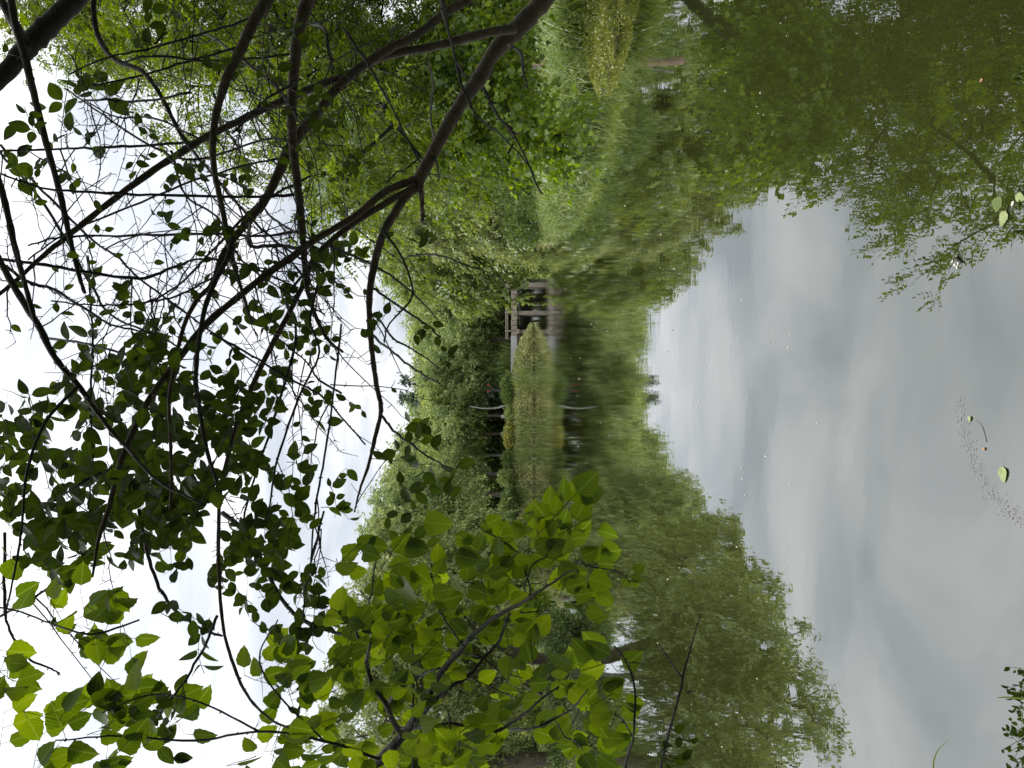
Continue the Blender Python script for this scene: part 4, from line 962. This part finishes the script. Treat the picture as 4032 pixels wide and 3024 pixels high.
# --- mulberry hanging in from the left
root_m = empty('mulberry_tree', (-2.6, 2.3, 0.2), 'mulberry tree with large serrated bright green leaves reaching in from the left edge', 'tree')
locm = np.array(root_m.location)
Mt = Limb([(2250, 2500, 80), (1500, 2440, 70), (900, 2350, 56), (620, 2300, 44)], 2.5, 2.5)
M1 = Limb([(620, 2300, 40), (680, 1980, 30), (750, 1760, 26), (810, 1659, 24), (847, 1616, 23), (883, 1573, 20), (897, 1550, 17), (923, 1506, 15), (950, 1456, 14), (990, 1409, 12), (1020, 1373, 11), (1070, 1333, 9), (1120, 1306, 8), (1147, 1289, 7), (1187, 1263, 5), (1227, 1236, 4), (1250, 1233, 3)], 2.3, 1.75)
ML = [
 [(897, 1563, 10), (937, 1516, 9), (970, 1486, 8), (1013, 1459, 8), (1047, 1419, 7), (1077, 1386, 7), (1090, 1353, 6), (1100, 1326, 5)],
 [(893, 1573, 9), (930, 1568, 8), (980, 1564, 8), (1023, 1573, 8), (1070, 1579, 8), (1103, 1563, 6), (1137, 1539, 6), (1170, 1509, 5), (1207, 1483, 4)],
 [(1103, 1576, 6), (1153, 1573, 5), (1197, 1553, 5), (1237, 1529, 4), (1270, 1489, 3)],
 [(867, 1589, 12), (847, 1553, 11), (833, 1519, 10), (810, 1489, 10), (797, 1456, 9), (793, 1423, 8), (800, 1389, 6)],
 [(837, 1519, 7), (870, 1483, 7), (910, 1459, 6), (950, 1443, 5)],
 [(1147, 1289, 5), (1133, 1269, 4), (1154, 1216, 3), (1180, 1203, 3), (1187, 1173, 3), (1197, 1153, 2)],
 [(1077, 1319, 4), (1063, 1286, 3), (1040, 1266, 3), (1000, 1256, 2)],
 [(1020, 1126, 2), (1050, 1149, 3), (1087, 1169, 3), (1120, 1199, 3), (1140, 1250, 4), (1147, 1285, 4)],
 [(1240, 1214, 3), (1260, 1218, 3), (1287, 1226, 3), (1330, 1234, 3), (1364, 1256, 2)],
 [(903, 1216, 2), (927, 1239, 3), (943, 1279, 3), (947, 1313, 3), (965, 1345, 4), (1000, 1395, 4)],
 [(815, 1199, 2), (807, 1239, 3), (803, 1279, 3), (793, 1313, 4), (770, 1360, 5), (795, 1420, 6)],
 [(990, 1409, 4), (1040, 1420, 4), (1080, 1450, 3), (1130, 1465, 2)],
 [(1000, 1459, 4), (1040, 1475, 3), (1095, 1500, 3), (1125, 1510, 2)],
 [(1197, 1553, 3), (1220, 1590, 3), (1240, 1600, 3), (1260, 1620, 2)],
 [(1100, 1326, 4), (1150, 1322, 3), (1190, 1318, 2)],
 [(970, 1536, 4), (975, 1590, 4), (992, 1659, 3)],
 [(1000, 1620, 3), (1030, 1659, 3)],
 [(820, 1640, 6), (700, 1600, 6), (560, 1580, 5), (420, 1600, 5), (260, 1590, 4), (120, 1600, 3)],
 [(700, 1600, 5), (600, 1500, 4), (560, 1420, 4), (600, 1340, 3)],
 [(560, 1580, 5), (440, 1520, 4), (330, 1500, 4), (220, 1540, 3)],
 [(300, 1340, 4), (200, 1370, 5), (120, 1350, 4), (40, 1320, 4), (-20, 1310, 4)],
]
mls = [Limb(p, 2.2 - 0.2 * frng.random(), 1.85 + 0.2 * frng.random(), 1.0) for p in ML]
limb_mesh('trunk', [Mt], M['bark_dark'], 0, root_m, 12); limb_mesh('branch', [M1], M['bark_dark'], 0.15, root_m, 10)
for L in mls: limb_mesh('branch', [L], M['bark_dark'], 0.5, root_m)
LM = LeafSet(root_m, TM, MM, M['mulberry']); MT = Tubes()
# (cx, cy, rx, ry, n, size, mean tip angle)
regM = [(30, 1480, 40, 30, 4, 50, 30), (60, 1290, 60, 30, 8, 52, 60), (150, 1330, 90, 35, 16, 50, 30), (240, 1370, 60, 25, 12, 48, 0), (190, 1400, 60, 20, 5, 50, -40), (20, 1400, 40, 60, 8, 50, 0),
 (50, 1580, 60, 40, 8, 60, 0), (130, 1620, 60, 40, 8, 56, 20), (220, 1560, 50, 40, 11, 54, 40), (280, 1520, 60, 30, 9, 56, 60), (340, 1560, 40, 40, 9, 56, 30), (230, 1640, 70, 25, 9, 54, 0),
 (590, 1440, 45, 55, 14, 52, 40), (600, 1530, 50, 45, 12, 52, 10), (560, 1610, 40, 40, 9, 50, 0), (640, 1620, 60, 40, 14, 50, 0), (660, 1530, 40, 60, 12, 50, 20), (700, 1350, 40, 40, 8, 48, 20),
 (770, 1240, 50, 40, 8, 50, 20), (815, 1170, 45, 45, 6, 58, 10), (850, 1200, 40, 30, 3, 60, -30), (780, 1310, 60, 50, 16, 46, 10), (790, 1400, 60, 50, 20, 44, 0), (760, 1480, 60, 60, 18, 44, 0), (840, 1450, 50, 50, 16, 42, 10),
 (880, 1370, 50, 60, 18, 42, 10), (930, 1300, 60, 60, 16, 46, 10), (910, 1230, 50, 30, 6, 48, 30), (990, 1330, 60, 50, 16, 46, 20), (1010, 1270, 50, 40, 9, 46, 20), (1070, 1200, 40, 30, 8, 44, 30), (1010, 1140, 30, 25, 6, 40, 0), (1080, 1250, 50, 40, 14, 46, 20),
 (1130, 1200, 40, 40, 12, 48, 40), (1190, 1140, 40, 30, 12, 54, 60), (1240, 1110, 25, 25, 4, 62, 130), (1230, 1170, 40, 30, 8, 52, 30), (1260, 1200, 30, 25, 6, 50, 0), (1170, 1230, 40, 35, 12, 46, 20), (1220, 1260, 35, 30, 8, 42, 0), (1240, 1290, 25, 20, 4, 46, -20),
 (1350, 1240, 20, 20, 2, 30, 0), (1360, 1262, 14, 12, 3, 26, -20), (950, 1420, 50, 50, 14, 42, 0), (1010, 1440, 40, 30, 5, 40, -20), (1060, 1360, 50, 40, 10, 42, 10), (1110, 1380, 30, 30, 5, 40, 10), (1085, 1460, 25, 25, 4, 44, -10), (1110, 1430, 40, 30, 5, 38, 0),
 (860, 1540, 60, 50, 16, 46, 0), (940, 1590, 50, 60, 16, 48, 0), (1000, 1610, 50, 40, 12, 50, 10), (900, 1640, 60, 30, 12, 50, 0), (1040, 1560, 40, 30, 6, 50, 20), (780, 1600, 60, 50, 14, 48, 0), (1100, 1510, 12, 14, 1, 48, 0),
 (1220, 1480, 35, 35, 7, 48, 20), (1280, 1430, 25, 20, 3, 62, 130), (1310, 1440, 25, 18, 2, 62, 90), (1270, 1470, 30, 25, 5, 50, 60), (1310, 1510, 30, 25, 5, 52, 20), (1180, 1440, 30, 25, 4, 50, 60),
 (1280, 1550, 30, 30, 6, 50, 20), (1300, 1580, 25, 25, 4, 48, -20), (1290, 1640, 30, 20, 5, 50, -20), (1180, 1600, 30, 30, 5, 50, -10), (1230, 1570, 30, 30, 6, 42, 0), (1230, 1630, 30, 30, 5, 44, 0), (1170, 1540, 30, 30, 4, 40, 0)]
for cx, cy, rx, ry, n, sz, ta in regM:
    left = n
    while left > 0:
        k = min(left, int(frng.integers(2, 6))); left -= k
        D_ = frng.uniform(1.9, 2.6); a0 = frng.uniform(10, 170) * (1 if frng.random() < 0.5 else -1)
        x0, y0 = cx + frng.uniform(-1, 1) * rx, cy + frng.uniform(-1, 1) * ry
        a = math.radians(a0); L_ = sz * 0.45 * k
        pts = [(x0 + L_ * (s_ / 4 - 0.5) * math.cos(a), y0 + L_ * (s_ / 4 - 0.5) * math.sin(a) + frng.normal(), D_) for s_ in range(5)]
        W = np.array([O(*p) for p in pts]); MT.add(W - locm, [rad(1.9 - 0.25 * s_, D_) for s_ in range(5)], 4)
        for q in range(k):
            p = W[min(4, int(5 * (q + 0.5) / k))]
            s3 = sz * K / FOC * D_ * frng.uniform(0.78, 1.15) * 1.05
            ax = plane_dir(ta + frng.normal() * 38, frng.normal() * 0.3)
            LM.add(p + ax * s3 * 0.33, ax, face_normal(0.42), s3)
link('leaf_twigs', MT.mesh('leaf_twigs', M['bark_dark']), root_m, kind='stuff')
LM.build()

# --- dead twigs low on the left
root_t = empty('dead_twig', tuple(O(1340, 1800, 2.0)), 'bare dark twig curving over the green water, nearer the mulberry leaves', 'twig')
limb_mesh('stem', [Limb([(1340, 1800, 7), (1350, 1659, 6), (1367, 1599, 5.5), (1370, 1556, 5), (1372, 1506, 4.5), (1364, 1456, 4.5), (1344, 1416, 4.5), (1327, 1396, 4)], 2.0, 1.9),
     Limb([(1366, 1590, 4), (1350, 1562, 3.5), (1340, 1550, 3), (1326, 1542, 2.5)], 1.97, 1.9), Limb([(1356, 1438, 3), (1362, 1431, 2.5), (1390, 1434, 2)], 1.92, 1.9)], M['bark_dark'], 0.35, root_t)
root_t2 = empty('dead_twig', tuple(O(1410, 1800, 1.95)), 'longer forked dark twig pointing right over the reflections', 'twig')
limb_mesh('stem', [Limb([(1410, 1800, 8), (1427, 1659, 6.5), (1440, 1599, 6), (1457, 1539, 5.5), (1470, 1489, 5), (1480, 1440, 4.5), (1492, 1400, 4), (1502, 1365, 3), (1512, 1332, 2.5)], 1.95, 1.85),
     Limb([(1472, 1462, 4), (1447, 1426, 3.5), (1432, 1404, 3), (1427, 1397, 2.5)], 1.9, 1.85), Limb([(1480, 1493, 3), (1500, 1494, 2)], 1.9, 1.88)], M['bark_dark'], 0.35, root_t2)
LT = LeafSet(root_t2, TH, MH, M['mulberry']); TT = Tubes(); lt = np.array(root_t2.location)
for cx, cy, sz, ang in [(1455, 1580, 30, 20), (1430, 1605, 28, -30), (1425, 1625, 32, -60), (1455, 1645, 34, 10), (1475, 1640, 30, 40), (1490, 1600, 22, 0), (1440, 1650, 30, -80), (1465, 1615, 24, 80)]:
    s3 = sz * K / FOC * 1.92; ax = plane_dir(ang, 0.1); LT.add(O(cx, cy, 1.92), ax, face_normal(0.4), s3)
    TT.add(np.array([O(cx, cy, 1.92), O((cx + np.interp(cy - 12, [1539, 1599, 1659], [1457, 1440, 1427])) / 2, cy - 3, 1.92), O(np.interp(cy - 12, [1539, 1599, 1659], [1457, 1440, 1427]), cy - 12, 1.925)]) - lt, [0.0012, 0.0014, 0.0016], 4)
link('leaf_twigs', TT.mesh('leaf_twigs', M['bark_dark']), root_t2); LT.build()

# ------------------------------------------------------------------ small things on and by the water
def W0(x, y):
    """point on the water surface seen at photograph pixel (x, y)"""
    d = P(x, y, 1.0) - CAM; return CAM + d * (CAM[2] / -d[2])
def flat_leaf(name, label, x, y, size_px, ang, mesh_t, mat, group=None, cat='leaf'):
    w = W0(x, y); sz = size_px * 0.68 / FOC * np.linalg.norm(w - CAM)
    v, f, uv = mesh_t
    v2 = v * [1, 1, 0.25]; v2 = v2 * sz; v2[:, 2] -= v2[:, 2].min() - 0.002
    o = link(name, make_mesh(name, v2, f, mat, uv, True), None, (w[0], w[1], 0.001), label=label, category=cat, **({'group': group} if group else {}))
    o.rotation_euler = (0, 0, math.radians(ang)); return o
GF = 'leaves floating on the near water'
flat_leaf('floating_leaf', 'pale yellow green serrated leaf floating at the middle of the near water', 3950, 1838, 78, 100, TM[1], M['pale_leaf'], GF)
flat_leaf('floating_leaf', 'small orange brown dead leaf floating in the scum band', 3882, 1765, 26, 20, TH[2], M['dead_leaf'], GF)
flat_leaf('floating_leaf', 'small green leaf floating at the top of the scum band', 3822, 1638, 32, 80, TM[2], M['pale_leaf'], GF)
flat_leaf('floating_leaf', 'pinkish brown leaf floating alone in the dark reflection at the right', 3873, 310, 26, 10, TH[1], M['dead_leaf'], GF)
flat_leaf('floating_leaf', 'large pale folded leaf floating by the right shore under the dark reflection', 3965, 830, 80, 60, TM[3], M['pale_leaf'], GF)
flat_leaf('floating_leaf', 'grey green leaf floating under the large pale folded leaf', 3948, 812, 88, -30, TM[4], M['shrub_light'], GF)
flat_leaf('floating_leaf', 'narrow pale leaf farthest right in the group by the right shore', 4004, 770, 70, 150, TH[0], M['pale_leaf'], GF)
flat_leaf('floating_leaf', 'cream petal beside the narrow pale leaf by the right shore', 3997, 792, 30, 40, TH[3], M['petal'], GF)
for q, (x, y, a, mt) in enumerate([(3768, 1003, 80, 'pale_leaf'), (3756, 1026, 20, 'petal'), (3758, 1040, 140, 'petal'), (3776, 1032, 60, 'petal'), (3769, 1046, 100, 'petal')]):
    flat_leaf('floating_petal', ['pale green bit topmost in the small floating cluster', 'cream petal at the left of the small floating cluster', 'cream petal at the bottom left of the small floating cluster', 'cream petal at the right of the small floating cluster', 'lowest cream petal of the small floating cluster'][q],
              x, y, 18, a, TH[q % 5], M[mt], 'petals in the small floating cluster', 'petal')
tb = Tubes(); w = [W0(3770, 1015), W0(3785, 1028), W0(3796, 1036)]; tb.add(np.array(w) - w[0] + [0, 0, 0.004], [0.006, 0.004, 0.0015], 6)
link('floating_twig', tb.mesh('floating_twig', M['bark_dark']), None, tuple(w[0]), label='short black twig in the small floating cluster of petals', category='twig')
tb = Tubes(); w = [W0(3900, 925), W0(3880, 950), W0(3864, 985), W0(3845, 1045)]; tb.add(catmull(np.array(w) - w[0] + [0, 0, 0.0], 4), np.linspace(0.004, 0.0025, 13), 6)
link('floating_twig', tb.mesh('floating_twig', M['scum']), None, tuple(w[0]), label='long thin half sunk stalk floating between the petal cluster and the right shore', category='twig')
tb = Tubes(); w = [W0(3845, 1655), W0(3868, 1680), W0(3880, 1725), W0(3884, 1740)]; tb.add(catmull(np.array(w) - w[0], 4), np.linspace(0.0015, 0.0035, 13), 6)
link('floating_twig', tb.mesh('floating_twig', M['scum']), None, tuple(w[0]), label='short grey stalk floating between the two small leaves of the scum band', category='twig')
# scum specks along the curved band
path = catmull(np.array([(3790, 1560), (3780, 1640), (3800, 1720), (3830, 1800), (3865, 1880), (3910, 1950), (3970, 2010), (4040, 2060)], float), 12)
n = 900; ii = rg.integers(0, len(path), n); q = path[ii] + rg.normal(size=(n, 2)) * [16, 16]
ww = np.array([W0(a, b_) for a, b_ in q]); ww[:, 2] = 0.0025
s_ = 0.0024 * (0.4 + rg.random(n) ** 2 * 2.2)
V, F = leaf_quads(ww, unit(rg.normal(size=(n, 3)) * [1, 1, 0]), np.tile([0, 0, 1.0], (n, 1)) + rg.normal(size=(n, 3)) * 0.05, s_, s_ * 0.9, 0.0)
link('floating_scum', make_mesh('floating_scum', V, F, M['scum']), None, kind='stuff', label='band of fine grey scum specks curving over the near water', category='scum')
# drifting seed fluff far and near
n = 150; xx_ = 2130 + (rg.random(n) ** 1.6) * 1100; yy_ = rg.uniform(20, 3000, n)
ww = np.array([W0(a, b_) for a, b_ in zip(xx_, yy_)]); ww[:, 2] = 0.004; keep = (pond_sd(ww[:, 0], ww[:, 1]) < -0.4) & (ww[:, 1] < 58); ww = ww[keep]; n = len(ww)
s_ = np.clip(0.0022 * np.linalg.norm(ww - CAM, axis=1), 0.008, 0.07) * (0.5 + rg.random(n))
V, F = leaf_quads(ww, unit(rg.normal(size=(n, 3)) * [1, 1, 0]), np.tile([0, 0, 1.0], (n, 1)), s_, s_ * 0.8, 0.3)
link('floating_fluff', make_mesh('floating_fluff', V, F, M['petal']), None, kind='stuff', label='tiny pale petals and fluff scattered over the pond', category='petals')

# single arching blade and the plants on our own bank
def blade_obj(name, label, pts, w, mat, cat='grass'):
    p = catmull(np.array(pts), 6); n_ = len(p); T_ = unit(np.gradient(p, axis=0)); S_ = unit(np.cross(T_, FWD)); t_ = np.linspace(0, 1, n_)
    ww_ = w * (1 - t_ ** 2.2 * 0.97) * 0.5
    mid = p + np.cross(S_, T_) * ww_[:, None] * 0.5
    V = np.stack([p - S_ * ww_[:, None], mid, p + S_ * ww_[:, None]], 1).reshape(-1, 3); i_ = np.arange(n_ - 1) * 3
    F = np.concatenate([np.stack([i_, i_ + 1, i_ + 4, i_ + 3], -1), np.stack([i_ + 1, i_ + 2, i_ + 5, i_ + 4], -1)])
    return link(name, make_mesh(name, V - V[0], F, mat, smooth=True), None, tuple(V[0]), label=label, category=cat)
blade_obj('grass_plant', 'single pale grass blade arching over the water at the lower left', [P(3800, 3250, 1.7), P(3700, 3100, 1.75), P(3676, 3024, 1.78), P(3690, 2960, 1.8), P(3738, 2908, 1.82)], 0.0055, M['sedge'])
blade_obj('grass_plant', 'bent green grass blade with a folded tip among the plants at the bottom', [P(4080, 2758, 1.9), P(4020, 2750, 1.9), P(3970, 2746, 1.9), P(3932, 2747, 1.9), P(3928, 2757, 1.88)], 0.0055, M['sedge'])
def bank_plant(x, y, D, label, nb, hpx, seed, leafy=True):
    r = np.random.default_rng(seed); root = empty('bank_plant', tuple(P(x, y, D)), label, 'plant', 'small plants on our own bank')
    loc_ = np.array(root.location); st = Tubes(); LS = LeafSet(root, TH, MH, M['sedge'])
    for k in range(nb):
        tx = x - hpx * r.uniform(0.4, 1.0); ty = y + r.normal() * hpx * 0.55
        a_, c_ = P(x, y + r.normal() * hpx * 0.2, D + r.normal() * 0.03), P(tx, ty, D + r.normal() * 0.06)
        m_ = (a_ + c_) / 2 + r.normal(size=3) * 0.01
        st.add(catmull([a_ - loc_, m_ - loc_, c_ - loc_], 4), np.linspace(0.0014, 0.0006, 9), 4)
        if leafy:
            for s in range(4):
                f = 0.35 + 0.22 * s; q_ = a_ * (1 - f) + c_ * f if f < 1 else c_
                LS.add(q_, plane_dir(180 + r.normal() * 60, r.normal() * 0.3), -FWD + r.normal(size=3) * 0.5, r.uniform(14, 32) / FOC * D, int(r.integers(5)))
    link('stems', st.mesh('stems', M['sedge']), root); LS.build()
bank_plant(4090, 2690, 2.0, 'leafy small plant at the bottom, right of the bent grass blade', 8, 120, 1)
bank_plant(4100, 2870, 1.95, 'leafy small plant at the bottom, left of the bent grass blade', 11, 160, 2)
bank_plant(4100, 2980, 1.9, 'low leafy plant in the lower left corner', 9, 150, 3)
bank_plant(4100, 2780, 1.95, 'small plant right at the foot of the bent grass blade', 7, 110, 6)
bank_plant(4080, 860, 2.1, 'small plant with round bright green leaves at the bottom right by the floating leaves', 4, 95, 4)
bank_plant(4085, 330, 2.1, 'small green sprig at the bottom near the right corner', 4, 75, 5)
def near_blades(n):
    x = rg.uniform(-4, 4, n); y = rg.uniform(0.3, 2.0, n); k = pond_sd(x, y) > 0.05; return x[k], y[k]
x_, y_ = near_blades(2500); V, F = blades(len(x_), lambda m: (x_, y_), 0.10, 0.004, 0.6, rg)
link('short_grass', make_mesh('short_grass', V, F, M['sedge']), None, kind='stuff', label='short grass on our own bank', category='grass')
